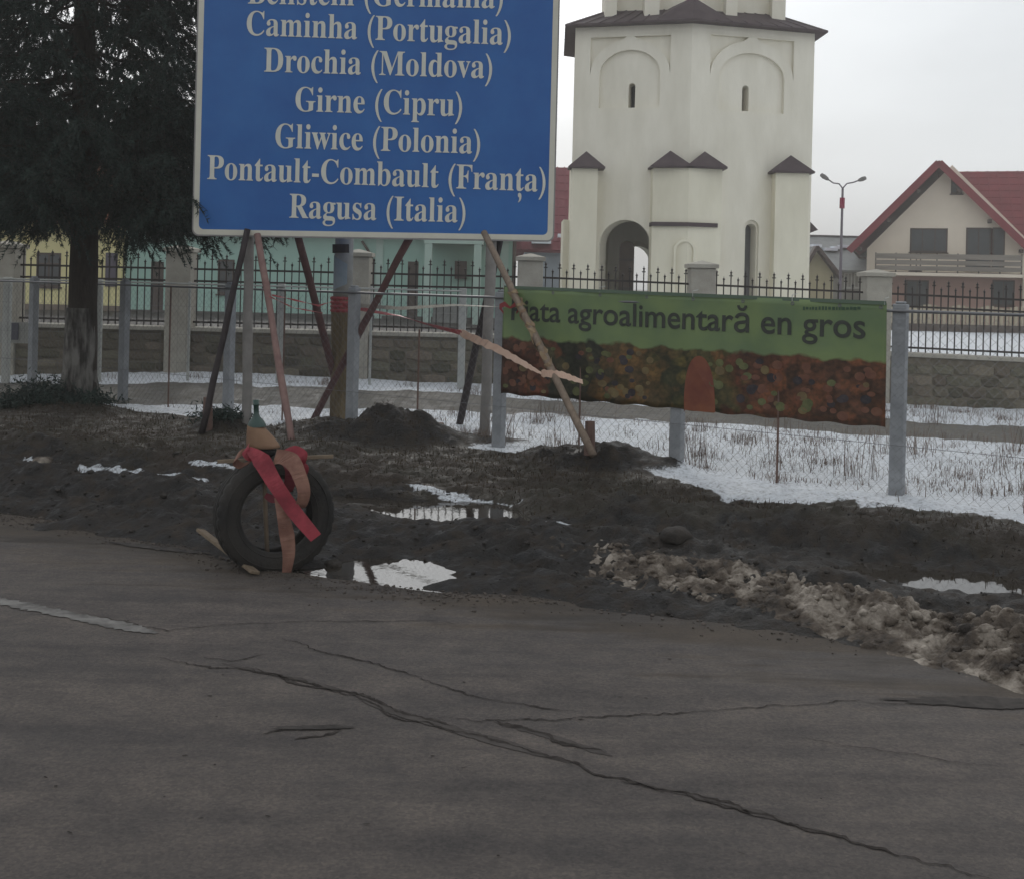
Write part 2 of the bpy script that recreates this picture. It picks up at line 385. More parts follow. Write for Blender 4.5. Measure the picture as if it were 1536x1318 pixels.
# ------------------------------------------------------------------ road
def road_mat():
    m = bpy.data.materials.new('asphalt'); m.use_nodes = True; t = m.node_tree; b = t.nodes['Principled BSDF']; n = t.nodes.new; l = t.links.new
    tcn = n('ShaderNodeTexCoord')
    def noise(sc, det=6, ro=.6, st=(1, 1, 1), rot=0):
        mpn = n('ShaderNodeMapping'); mpn.inputs['Scale'].default_value = st; mpn.inputs['Rotation'].default_value = (0, 0, rot); l(tcn.outputs['Object'], mpn.inputs[0])
        x = n('ShaderNodeTexNoise'); x.inputs['Scale'].default_value = sc; x.inputs['Detail'].default_value = det; x.inputs['Roughness'].default_value = ro; l(mpn.outputs[0], x.inputs[0]); return x.outputs[0]
    agg = noise(60, 8, .8); mot = noise(5, 8, .7); patch = noise(.9, 6, .6, (.6, 1.8, 1), .43); streak = noise(2.2, 7, .65, (.35, 2.2, 1), .43)
    def ramp(f, st):
        r = n('ShaderNodeValToRGB'); e = r.color_ramp.elements; e[0].position, e[0].color = st[0][0], (*st[0][1], 1); e[1].position, e[1].color = st[1][0], (*st[1][1], 1); l(f, r.inputs[0]); return r.outputs[0]
    c1 = ramp(patch, ((.32, (.080, .071, .067)), (.68, (.112, .100, .093))))
    c2 = ramp(agg, ((.33, (.78, .78, .78)), (.68, (1.22, 1.20, 1.17))))
    vor = n('ShaderNodeTexVoronoi'); vor.inputs['Scale'].default_value = 95; l(tcn.outputs['Object'], vor.inputs[0]); vs_ = n('ShaderNodeSeparateColor'); l(vor.outputs['Color'], vs_.inputs[0])
    c5 = ramp(vs_.outputs[0], ((.05, (.84, .84, .85)), (.97, (1.20, 1.17, 1.15))))
    c4 = ramp(mot, ((.36, (.80, .80, .81)), (.64, (1.16, 1.13, 1.10))))
    c3 = ramp(streak, ((.38, (.76, .76, .77)), (.60, (1.10, 1.08, 1.05))))
    v1 = n('ShaderNodeVectorMath'); v1.operation = 'MULTIPLY'; l(c1, v1.inputs[0]); l(c2, v1.inputs[1])
    v2 = n('ShaderNodeVectorMath'); v2.operation = 'MULTIPLY'; v3 = n('ShaderNodeVectorMath'); v3.operation = 'MULTIPLY'; l(v1.outputs[0], v3.inputs[0]); l(c4, v3.inputs[1]); v4 = n('ShaderNodeVectorMath'); v4.operation = 'MULTIPLY'; l(v3.outputs[0], v4.inputs[0]); l(c5, v4.inputs[1]); l(v4.outputs[0], v2.inputs[0]); l(c3, v2.inputs[1])
    # mud carried onto the shoulder: distance to the road edge
    sx = n('ShaderNodeSeparateXYZ'); l(tcn.outputs['Object'], sx.inputs[0])
    a = n('ShaderNodeMath'); a.operation = 'MULTIPLY_ADD'; a.inputs[1].default_value = .46; l(sx.outputs[0], a.inputs[0]); l(sx.outputs[1], a.inputs[2])
    a2 = n('ShaderNodeMath'); a2.operation = 'MULTIPLY_ADD'; a2.inputs[1].default_value = 3.5; l(streak, a2.inputs[0]); l(a.outputs[0], a2.inputs[2])
    mr_ = n('ShaderNodeMapRange'); mr_.interpolation_type = 'SMOOTHSTEP'; mr_.inputs[1].default_value = 6.27+1.05; mr_.inputs[2].default_value = 6.27+1.75; l(a2.outputs[0], mr_.inputs[0])
    mud = ramp(patch, ((.4, (.040, .032, .026)), (.6, (.080, .064, .050))))
    v6 = n('ShaderNodeVectorMath'); v6.operation = 'MULTIPLY'; l(mud, v6.inputs[0]); l(c4, v6.inputs[1]); v7 = n('ShaderNodeVectorMath'); v7.operation = 'MULTIPLY'; l(v6.outputs[0], v7.inputs[0]); l(c2, v7.inputs[1])
    mx_ = n('ShaderNodeMix'); mx_.data_type = 'RGBA'; l(mr_.outputs[0], mx_.inputs[0]); l(v2.outputs[0], mx_.inputs[6]); l(v7.outputs[0], mx_.inputs[7]); l(mx_.outputs[2], b.inputs['Base Color'])
    rr = n('ShaderNodeMapRange'); rr.inputs[1].default_value = .35; rr.inputs[2].default_value = .7; rr.inputs[3].default_value = .62; rr.inputs[4].default_value = .9; l(patch, rr.inputs[0]); l(rr.outputs[0], b.inputs['Roughness'])
    b.inputs['Specular IOR Level'].default_value = .25
    bn = n('ShaderNodeBump'); bn.inputs['Strength'].default_value = .8; bn.inputs['Distance'].default_value = .012; l(agg, bn.inputs['Height']); l(bn.outputs[0], b.inputs['Normal'])
    return m
RM = road_mat()
mb = MB(); pts = []
for x in np.arange(-60, 60.1, .08):
    e = 7.8-.46*(x+3.33) + .30 - .40*math.exp(-((x+.95)/1.05)**4) + .12*float(fbm(np.array(x*2.7), np.array(3.3), 4, .65))
    pts.append((x, e))
for k, (x, e) in enumerate(pts):
    mb.v += [(x, e-38, 0.0), (x, e, 0.0), (x, e, -.05)]
for k in range(len(pts)-1):
    a = 3*k; mb.f += [(a, a+3, a+4, a+1), (a+1, a+4, a+5, a+2)]
road = put('road', mb, RM, loc=(0, 0, 0)); tag(road, 'worn grey asphalt road with cracks and mud along its edge', None, None, 'structure')
# faded edge marking
p0, p1 = gnd(-40, 893), gnd(235, 950); d = (p1-p0).normalized(); nn = Vector((-d.y, d.x, 0)); mb = MB(); K = 60
for k in range(K+1):
    t = k/K; p = p0.lerp(p1, t); w = .046*(1+.7*(random.random()-.5))*(1 if t < .9 else (1.02-t)/.12)
    mb.v += [tuple(p-nn*w+Vector((0, 0, .004))), tuple(p+nn*w+Vector((0, 0, .004)))]
for k in range(K): mb.f.append((2*k, 2*k+2, 2*k+3, 2*k+1))
paint = mat('worn paint', (.095, .088, .082), .8, (.20, .19, .175), scale=9, detail=9, contrast=.12)
put('lane_marking', mb, paint, road, fix=False)
tar = mat('crack', (.030, .026, .024), 1, (.064, .056, .051), scale=26, spec=0, contrast=.14)
def crack(pts, w, rg=.85):
    P = [gnd(*p) for p in pts]; out_ = []
    for a, b in zip(P[:-1], P[1:]):
        n_ = max(3, int((b-a).length/.012))
        for k in range(n_): out_.append(a.lerp(b, k/n_))
    out_.append(P[-1]); mb = MB(); D = (P[-1]-P[0]).normalized(); Nn = Vector((-D.y, D.x, 0)); n_ = len(out_)
    ph = random.random()*50
    for k, p in enumerate(out_):
        t = k/(n_-1); s_ = k*.012
        wob = 0 if rg < .5 else float(fbm(np.array(s_*4+ph), np.array(ph), 4, .6))*.11 + float(fbm(np.array(s_*17+ph), np.array(ph+5), 3, .7))*.045
        ww = w*.66*(.12+1.7*abs(float(fbm(np.array(s_*9+ph), np.array(ph+9), 4, .7))+.30))*min(1, t*8, (1-t)*8)
        p = p + Nn*wob
        mb.v += [(p.x-Nn.x*ww, p.y-Nn.y*ww, .0035), (p.x+Nn.x*ww*random.uniform(1-rg, 1+rg), p.y+Nn.y*ww*random.uniform(1-rg, 1+rg), .0035)]
    for k in range(n_-1): mb.f.append((2*k, 2*k+2, 2*k+3, 2*k+1))
    return put('crack', mb, tar, road, fix=False)
crack([(235, 984), (300, 1000), (380, 1003), (460, 1020), (520, 1040), (590, 1072), (700, 1098), (800, 1130), (900, 1158), (1000, 1185), (1100, 1208), (1180, 1232), (1300, 1268), (1450, 1312), (1560, 1345)], .014)
crack([(360, 1000), (450, 1022), (540, 1042), (610, 1070), (690, 1092)], .016)
crack([(930, 1170), (1010, 1188), (1080, 1206), (1150, 1226)], .017)
crack([(425, 955), (490, 980), (560, 995), (600, 1008), (660, 1030), (720, 1045), (800, 1060), (880, 1072)], .010)
crack([(120, 918), (200, 936), (255, 945), (330, 938), (430, 932), (560, 930), (720, 934)], .007)
crack([(610, 1078), (740, 1080), (880, 1076), (1000, 1070), (1150, 1058), (1340, 1055), (1560, 1058)], .0075)
crack([(735, 1082), (790, 1092), (850, 1112), (905, 1130)], .020)
crack([(300, 985), (345, 990), (400, 982)], .008)
crack([(390, 1098), (430, 1090), (470, 1092)], .016)
crack([(440, 1108), (480, 1104), (512, 1096)], .018)
stain = mat('crack stain', (.055, .048, .044), .95, (.085, .075, .069), scale=9, spec=.1, contrast=.15)
n_smear = 0
def smear(pts, w):
    global tar, n_smear
    keep, tar = tar, stain; o = crack(pts, w, .12); tar = keep; n_smear += 1
    o.location.z -= .0008+.0003*n_smear; o.name = 'crack_stain'
smear([(540, 1050), (640, 1083), (760, 1116), (860, 1146)], .045); smear([(960, 1174), (1060, 1198), (1160, 1226), (1240, 1248)], .04); smear([(740, 1082), (790, 1094), (850, 1112), (920, 1134)], .05); smear([(330, 994), (450, 1018), (530, 1040)], .03)
crack([(1500, 1150), (1300, 1120), (1180, 1105)], .004)
# damp dark hollows in the asphalt
wetm = mat('damp asphalt', (.034, .030, .028), .8, (.062, .055, .050), scale=14, spec=.1, contrast=.12)
def blotch(px, py, a, b, ang, name='damp_patch', m=wetm, z=.0045):
    g = gnd(px, py); mb = MB(); n_ = 150 if a > .03 else 9; vs = []
    for k in range(n_):
        t = 2*math.pi*k/n_; rr = 1+1.3*float(fbm(np.array(math.cos(t)*2.3+px), np.array(math.sin(t)*2.3+py), 6, .78))
        x, y = a*math.cos(t)*rr, b*math.sin(t)*rr
        vs.append((g.x+x*math.cos(ang)-y*math.sin(ang), g.y+x*math.sin(ang)+y*math.cos(ang), z))
    mb.poly(vs); put(name, mb, m, road, fix=False)
blotch(1480, 1054, .36, .06, -.03)
for k in range(40):
    blotch(random.uniform(-20, 1560), random.uniform(905, 1330), random.uniform(.003, .013), random.uniform(.002, .006), random.uniform(-.7, .2), 'pothole_chip', tar, .0032)
blotch(240, 822, .35, .045, -.35); blotch(470, 1092, .14, .022, .1, z=.0055)

# ------------------------------------------------------------------ puddles
def water_mat():
    m = bpy.data.materials.new('water'); m.use_nodes = True; b = m.node_tree.nodes['Principled BSDF']
    b.inputs['Base Color'].default_value = (.030, .025, .020, 1); b.inputs['Roughness'].default_value = .03; b.inputs['IOR'].default_value = 1.33; b.inputs['Specular IOR Level'].default_value = .5
    n = m.node_tree.nodes.new; l = m.node_tree.links.new
    x = n('ShaderNodeTexNoise'); x.inputs['Scale'].default_value = 14; tcn = n('ShaderNodeTexCoord'); l(tcn.outputs['Object'], x.inputs[0])
    bn = n('ShaderNodeBump'); bn.inputs['Strength'].default_value = .03; bn.inputs['Distance'].default_value = .01; l(x.outputs[0], bn.inputs['Height']); l(bn.outputs[0], b.inputs['Normal'])
    return m
WM = water_mat()
for (x, y, rx, ry, a), lab in zip(PIT, ('bright puddle at the road edge right of the tyre', 'long puddle in the ruts mirroring the sign leg', 'thin puddle behind the tyre', 'shallow slush puddle beside the snow lumps', 'narrow puddle behind the dirty snow bank at the right', 'small puddle at the left edge of the photo', 'tiny puddle below the snow strip')):
    mb = MB(); vs = []
    for k in range(28):
        t = 2*math.pi*k/28; p, q = rx*2.0*math.cos(t), ry*2.2*math.sin(t)
        vs.append((x+p*math.cos(a)-q*math.sin(a), y+p*math.sin(a)+q*math.cos(a), WZ-.0015*PIT.index((x, y, rx, ry, a))))
    mb.poly(vs); o = put('puddle', mb, WM, fix=False); tag(o, lab, None, 'puddles on the verge', 'structure')

# ------------------------------------------------------------------ dirty snow bank
def slush_mat(name, dark):
    return mat(name, (.024, .019, .016), .75, (.085, .066, .050), scale=5.5, detail=9, bump=.9, bscale=45, col3=(.31, .27, .225) if not dark else (.10, .085, .07), contrast=.15)
cl = [gnd(640, 800), gnd(800, 828), gnd(940, 868), gnd(1080, 893), gnd(1220, 920), gnd(1380, 960), gnd(1536, 1000), gnd(1700, 1045)]
wid = [.10, .24, .40, .46, .50, .52, .54, .56]; hh = [.0, .012, .045, .075, .105, .125, .15, .16]
cl = [p + Vector((.05, .10, 0)) for p in cl]
U = np.linspace(0, len(cl)-1.001, 620); Wd = np.linspace(-1, 1, 80)
ci = U.astype(int); fr = U-ci; cx = np.array([c.x for c in cl]); cy = np.array([c.y for c in cl]); ww = np.array(wid); hg = np.array(hh)
lx = cx[ci]*(1-fr)+cx[ci+1]*fr; ly = cy[ci]*(1-fr)+cy[ci+1]*fr; lw = ww[ci]*(1-fr)+ww[ci+1]*fr; lh = hg[ci]*(1-fr)+hg[ci+1]*fr
nx, ny = .418, .908
GX = lx[:,None]+nx*Wd[None,:]*lw[:,None]; GY = ly[:,None]+ny*Wd[None,:]*lw[:,None]
prof = np.clip(1-np.abs(Wd)**1.8, 0, 1)[None,:]
lump = np.abs(fbm(GX*3.2, GY*3.2, 3, .55))*2.4 + .9*np.abs(fbm(GX*8+5, GY*8, 3, .6))*2
base = terrain(GX, GY)
base = np.where(edge_s(GX, GY) < .05, np.maximum(base, 0.0), base)
GZ = base - .028 + lh[:,None]*prof**.8*(.35+.95*lump) + .012*prof*fbm(GX*30, GY*30, 2)
i = np.arange(GX.size).reshape(GX.shape)
Fq = np.stack([i[:-1,:-1].ravel(), i[1:,:-1].ravel(), i[1:,1:].ravel(), i[:-1,1:].ravel()], 1)
me = nmesh('slush_bank', np.stack([GX.ravel(), GY.ravel(), GZ.ravel()], 1), Fq, slush_mat('dirty snow', False))
o = bpy.data.objects.new('slush_bank', me); COL.objects.link(o); tag(o, 'bank of dirty brown ploughed snow along the road edge', None, None, 'stuff')
# lumps
def scatter_lumps(name, n_, fn, m, label):
    ico = bmesh.new(); bmesh.ops.create_icosphere(ico, subdivisions=1, radius=1); iv = np.array([v.co[:] for v in ico.verts]); jf = np.array([[v.index for v in f.verts] for f in ico.faces]); ico.free()
    VV, FF = [], []
    for k in range(n_):
        p, r_ = fn()
        q = iv*(1+.35*(rng.random((len(iv), 1))-.5))*np.array([r_*rng.uniform(.8, 1.5), r_*rng.uniform(.8, 1.3), r_*rng.uniform(.5, .9)])
        a = rng.random()*6.28; c_, s_ = math.cos(a), math.sin(a); q = q @ np.array([[c_, s_, 0], [-s_, c_, 0], [0, 0, 1]]) + p
        FF.append(jf+len(VV)*len(iv)); VV.append(q)
    me = nmesh(name, np.concatenate(VV), np.concatenate(FF), m)
    o = bpy.data.objects.new(name, me); COL.objects.link(o); tag(o, label, None, None, 'stuff'); return o
def f1():
    k = rng.integers(0, 620); j = rng.integers(6, 74)
    if rng.random() > .35+.65*k/620: k = min(619, int(k*1.4))
    return np.array([GX[k,j], GY[k,j], GZ[k,j]-.006]), rng.uniform(.008, .03)*(.6+.6*k/620)
scatter_lumps('slush_lumps', 1300, f1, slush_mat('dirty snow', False), 'lumps of frozen brown slush on the ploughed bank')
def f2():
    while 1:
        x, y = rng.uniform(-4.5, 5), rng.uniform(5.2, 12)
        s = edge_s(x, y)
        if .08 < s < 3.2 and rng.random() < .25+.75*math.exp(-(s-.8)**2): break
    return np.array([x, y, float(terrain(np.array(x), np.array(y)))+.002]), rng.uniform(.004, .010)*(1+2.2*rng.random()**5)
scatter_lumps('mud_clods', 1700, f2, mat('mud clod', (.014, .012, .011), .8, (.045, .037, .030), scale=9, bump=.6), 'small clods of wet mud strewn over the churned verge')

def f5():
    x = rng.uniform(-4.5, 4); e = 7.8-.46*(x+3.33)
    y = e + .28 - .40*math.exp(-((x+.95)/1.05)**4) - abs(rng.normal())*.16 + .05
    return np.array([x, y, .003]), rng.uniform(.002, .006)*(1+2.0*rng.random()**6)
scatter_lumps('edge_grit', 2600, f5, mat('grit', (.035, .029, .025), .9, (.12, .10, .085), scale=12), 'grit and crumbs of mud and asphalt along the broken road edge')
# ------------------------------------------------------------------ dry grass and weeds
def blades(name, n_, fn, m, label, kind='stuff', droop=.5):
    VV = np.zeros((n_, 6, 3)); 
    for k in range(n_):
        x, y, h, w = fn(); a = rng.random()*6.28; b = rng.random()*6.28; l_ = h*droop*rng.random()
        z = float(0); dx, dy = math.cos(a)*w, math.sin(a)*w; ex, ey = math.cos(b)*l_, math.sin(b)*l_
        VV[k] = [(x-dx, y-dy, z), (x+dx, y+dy, z), (x+ex*.35+dx*.7, y+ey*.35+dy*.7, z+h*.6), (x+ex*.35-dx*.7, y+ey*.35-dy*.7, z+h*.6), (x+ex+dx*.2, y+ey+dy*.2, z+h*(1-.35*l_/max(h, .01))), (x+ex-dx*.2, y+ey-dy*.2, z+h*(1-.35*l_/max(h, .01)))]
    VV[:,:,2] += terrain(VV[:,0,0], VV[:,0,1])[:,None]-.006
    i0 = (np.arange(n_)*6)[:,None]
    FF = np.concatenate([i0+np.array([[0,1,2,3]]), i0+np.array([[3,2,4,5]])])
    me = nmesh(name, VV.reshape(-1, 3), FF, m, smooth=False); o = bpy.data.objects.new(name, me); COL.objects.link(o); tag(o, label, None, None, kind); return o
def clump():
    c = []
    def fn():
        if not c or rng.random() < .055:
            while 1:
                x = rng.uniform(-7, 7.5); y = rng.uniform(8.6, 17.4); dF = FY(x)-y
                if dF < -.02 and abs(y-(15.25-.13*x)) > .85 and y < 17.7 and rng.random() < .3+.7*(x > -1): break
            c[:] = [(x, y, rng.uniform(.03, .15) if rng.random() < .88 else rng.uniform(.2, .5))]
        x, y, h = c[0]
        return x+rng.normal()*.10, y+rng.normal()*.10, h*rng.uniform(.4, 1.1), rng.uniform(.0015, .0042)
    return fn
blades('dry_weeds', 10500, clump(), mat('dry stem', (.08, .06, .05), .8, (.24, .18, .145), scale=4), 'thin brown dead weeds poking through the snow behind the fence', droop=.7)
def f3():
    while 1:
        x = rng.uniform(-9, 5); y = rng.uniform(6.5, 15); dF = FY(x)-y; s = edge_s(x, y)
        if dF > ((.72 if x < -2 else .34) if x < 0 else .35+.62*math.exp(-((x-2.0)/.85)**2)+.1*x) and s > 1.9 and rng.random() < min(1, (s-1.8)/1.6): return x, y, rng.uniform(.012, .055), rng.uniform(.002, .005)
blades('dead_grass', 26000, f3, mat('dead grass', (.022, .016, .011), .85, (.075, .055, .035), scale=3), 'short flattened dead grass on the verge before the fence', droop=1.6)

# ------------------------------------------------------------------ stone wall with iron railing
WY = 18.0; PXC = [-258, 5, 268, 535, 795, 1054, 1318, 1583]
PX_X = [at(p, 430, WY).x for p in PXC]
def wdrop(X): return -.168*min(1, max(0, (X-.9)/7.0)) if X > .9 else 0.0
def gz(X): return float(np.clip(.10-.023*X, -.12, .24)) + .0
iron = mat('black iron', (.020, .018, .018), .6, (.05, .04, .036), scale=9)
cem = mat('cement', (.30, .28, .235), .9, (.41, .385, .33), scale=5, bump=.3, bscale=40)
stonem = [mat('stone a', (.10, .086, .066), .9, (.20, .17, .13), scale=9, bump=.5, bscale=30, rnd=.30), mat('stone b', (.08, .074, .058), .9, (.16, .145, .105), scale=7, bump=.5, bscale=30, rnd=.34)]
mortar = mat('mortar', (.11, .098, .078), .95, (.19, .165, .125), scale=10, bump=.4)
wall = thing('stone_wall', (PX_X[4], WY, gz(PX_X[4])), 'long low rubble stone wall with cement pillars and black spiked iron railings', 'wall')
stone_meshes = []
for q in range(6):
    bm = bmesh.new(); bmesh.ops.create_icosphere(bm, subdivisions=1, radius=.5)
    for v in bm.verts:
        c = v.co; c.x = math.copysign(min(.5, abs(c.x)*1.35), c.x); c.z = math.copysign(min(.5, abs(c.z)*1.35), c.z); c += Vector((random.uniform(-.05, .05), random.uniform(-.04, .04), random.uniform(-.05, .05)))
    me = bpy.data.meshes.new('stone'); bm.to_mesh(me); bm.free(); me.materials.append(stonem[q % 2]); stone_meshes.append(me)
for a in range(len(PX_X)-1):
    x0, x1 = PX_X[a]+.18, PX_X[a+1]-.18; zd0, zd1 = wdrop(x0), wdrop(x1)
    zb = min(gz(x0), gz(x1))-.25; zt0, zt1 = .80+zd0, .80+zd1
    mb = MB(); mb.v += [(x0, WY+.03, zb), (x1, WY+.03, zb), (x1, WY+.30, zb), (x0, WY+.30, zb), (x0, WY+.03, zt0), (x1, WY+.03, zt1), (x1, WY+.30, zt1), (x0, WY+.30, zt0)]
    mb.f += [(0,3,2,1),(4,5,6,7),(0,1,5,4),(1,2,6,5),(2,3,7,6),(3,0,4,7)]
    wb = put('wall_section', mb, mortar, wall)
    mb = MB(); mb.v += [(x0, WY-.03, zt0+.002), (x1, WY-.03, zt1+.002), (x1, WY+.36, zt1+.002), (x0, WY+.36, zt0+.002), (x0, WY-.03, zt0+.062), (x1, WY-.03, zt1+.062), (x1, WY+.36, zt1+.062), (x0, WY+.36, zt0+.062)]
    mb.f += [(0,3,2,1),(4,5,6,7),(0,1,5,4),(1,2,6,5),(2,3,7,6),(3,0,4,7)]
    put('coping', mb, cem, wb, bevel=.01)
    # stones
    z = gz((x0+x1)/2)-.05; rows = 4; hr = ((zt0+zt1)/2-.02 - z)/rows
    for r_ in range(rows):
        x = x0+.01
        while x < x1-.06:
            w = random.uniform(.2, .42); w = min(w, x1-.01-x)
            if x1-.01-x-w < .12: w = x1-.01-x
            o = bpy.data.objects.new('stone', random.choice(stone_meshes)); COL.objects.link(o); o.parent = wb
            o.location = Vector((x+w/2, WY+.03, z+hr*(r_+.5)+(zd0+(zd1-zd0)*((x-x0)/(x1-x0)))*.4*(r_/3.))) - org(wb)
            o.scale = (w*.97, random.uniform(.05, .085), hr*random.uniform(.88, 1.0)); o.rotation_euler = (0, random.uniform(-.06, .06), 0)
            x += w+.005
    # railing
    mb = MB()
    for z0_, th in ((1.735, .017), (1.555, .017), (.935, .017)):
        mb.bar((x0, WY+.16, z0_+zd0), (x1, WY+.16, z0_+zd1), .03, .03)
    rail = put('railing', mb, iron, wall)
    nb = 21
    for k in range(nb):
        x = x0+(x1-x0)*(k+.5)/nb; zd = zd0+(zd1-zd0)*(x-x0)/(x1-x0); tall = k % 2 == 0
        zt = (1.955 if tall else 1.85)+zd; m2 = MB(); m2.box((x-.008, WY+.152, .87+zd), (x+.008, WY+.168, zt-.04))
        m2.lathe([(0, -.045), (.014, -.03), (.010, -.015), (.022, 0), (.006, .02), (0, .05)], 5, (x, WY+.16, zt-.02))
        if tall: m2.box((x-.028, WY+.155, zt-.075), (x+.028, WY+.165, zt-.06))
        b_ = bpy.data.objects.new('bar', m2.mesh('bar', iron, org(rail))); COL.objects.link(b_); b_.parent = rail
for a, x in enumerate(PX_X):
    zd = wdrop(x); mb = MB(); mb.box((x-.19, WY-.05, gz(x)-.3), (x+.19, WY+.36, 1.98+zd)); p = put('pillar', mb, cem, wall, bevel=.012)
    mb = MB(); mb.box((x-.225, WY-.085, 1.983+zd), (x+.225, WY+.395, 2.04+zd)); i_ = len(mb.v)
    mb.v += [(x-.225, WY-.085, 2.04+zd), (x+.225, WY-.085, 2.04+zd), (x+.225, WY+.395, 2.04+zd), (x-.225, WY+.395, 2.04+zd), (x, WY+.155, 2.10+zd)]
    mb.f += [(i_, i_+1, i_+4), (i_+1, i_+2, i_+4), (i_+2, i_+3, i_+4), (i_+3, i_, i_+4)]
    put('pillar_cap', mb, cem, p)

# ------------------------------------------------------------------ chain link fence
conc = mat('grey concrete', (.20, .21, .22), .85, (.30, .31, .32), scale=6, bump=.3, bscale=60)
wire = mat('galvanised wire', (.16, .16, .165), .5, metal=.6)
rust = mat('rusty rod', (.09, .055, .045), .8, (.16, .10, .08), scale=12)
fdir = Vector((1.582, -1.114, 0)).normalized(); fn_ = Vector((-fdir.y, fdir.x, 0))
def fpt(n_, z): return Vector((3.07+(n_-5)*1.582, 9.46-(n_-5)*1.114, z))
fence = thing('wire_mesh_fence', fpt(3, 0), 'wire mesh fence on square grey concrete posts along the verge', 'fence')
for k in range(-3, 8):
    p = fpt(k, 0); zt = 1.555; w = .055
    mb = MB(); mb.obox(p, fdir, fn_, Vector((0, 0, 1)), (-w, -w*.8, -.35), (w, w*.8, zt))
    mb.obox(p, fdir, fn_, Vector((0, 0, 1)), (-w*.7, -w*.55, zt), (w*.7, w*.55, zt+.02)); put('post', mb, conc, fence, bevel=.01)
for k in range(-3, 7):
    a, b = fpt(k, 0), fpt(k+1, 0); ln = (b-a).length; g = .058; mb = MB(); zl, zh = .05, 1.46; Hh = zh-zl; x = -Hh
    while x < ln:
        for sgn in (1, -1):
            x0, x1 = max(x, 0), min(x+Hh, ln)
            if x1-x0 < .02: continue
            za, zb_ = (zl+x0-x, zl+x1-x) if sgn > 0 else (zh-(x0-x), zh-(x1-x))
            mb.tube([a+fdir*x0+fn_*.06*-1+Vector((0, 0, za)), a+fdir*x1-fn_*.06+Vector((0, 0, zb_))], .0012, 3, cap=False)
        x += g*1.414
    o = put('wire_mesh', mb, wire, fence, fix=False); o['kind'] = 'stuff'
    if k >= -2:
        mb = MB(); mb.tube([a-fn_*.06+Vector((0, 0, 1.50)), b-fn_*.06+Vector((0, 0, 1.50))], .013, 7); put('top_rail', mb, wire, fence)
    m_ = a.lerp(b, .5); mb = MB(); mb.tube([m_-fn_*.075+Vector((0, 0, -.05)), m_-fn_*.075+Vector((0, 0, 1.5 if k < 2 else 1.15))], .010, 6); put('rod', mb, rust, fence)
    mb = MB(); mb.tube([a-fn_*.07+Vector((0, 0, .45)), b-fn_*.07+Vector((0, 0, .45))], .0022, 4); put('tension_wire', mb, wire, fence)
# second, lighter fence line behind it
pale = mat('pale post paint', (.34, .35, .33), .8, (.46, .46, .43), scale=6)
f2_ = thing('wire_fence', (at(421, 424, 17.0).x, 17.0, .1), 'second wire fence with pale thick and thin posts just before the stone wall', 'fence')
for px, thick in ((10, 1), (147, 1), (283, 0), (421, 1), (556, 0), (693, 1)):
    x = at(px, 500, 17.0).x; w = (.05 if thick else .018); z0_ = gz(x)
    mb = MB(); mb.box((x-w, 17.0-w*.8, z0_-.2), (x+w, 17.0+w*.8, 1.55)); put('post', mb, pale, f2_, bevel=.006)
xa, xb = at(-150, 430, 17).x, at(693, 430, 17).x
mb = MB(); mb.tube([(xa, 16.94, 1.53), (xb, 16.94, 1.51)], .014, 6); put('top_rail', mb, pale, f2_)
mb = MB(); g = .12; zl, zh = .25, 1.45; x = xa
while x < xb:
    mb.tube([(x, 16.95, zl), (x, 16.95, zh)], .0016, 3, cap=False); x += g
for z in (.4, .8, 1.2): mb.tube([(xa, 16.953, z), (xb, 16.953, z)], .0016, 3, cap=False)
o = put('wire_mesh', mb, wire, f2_, fix=False); o['kind'] = 'stuff'

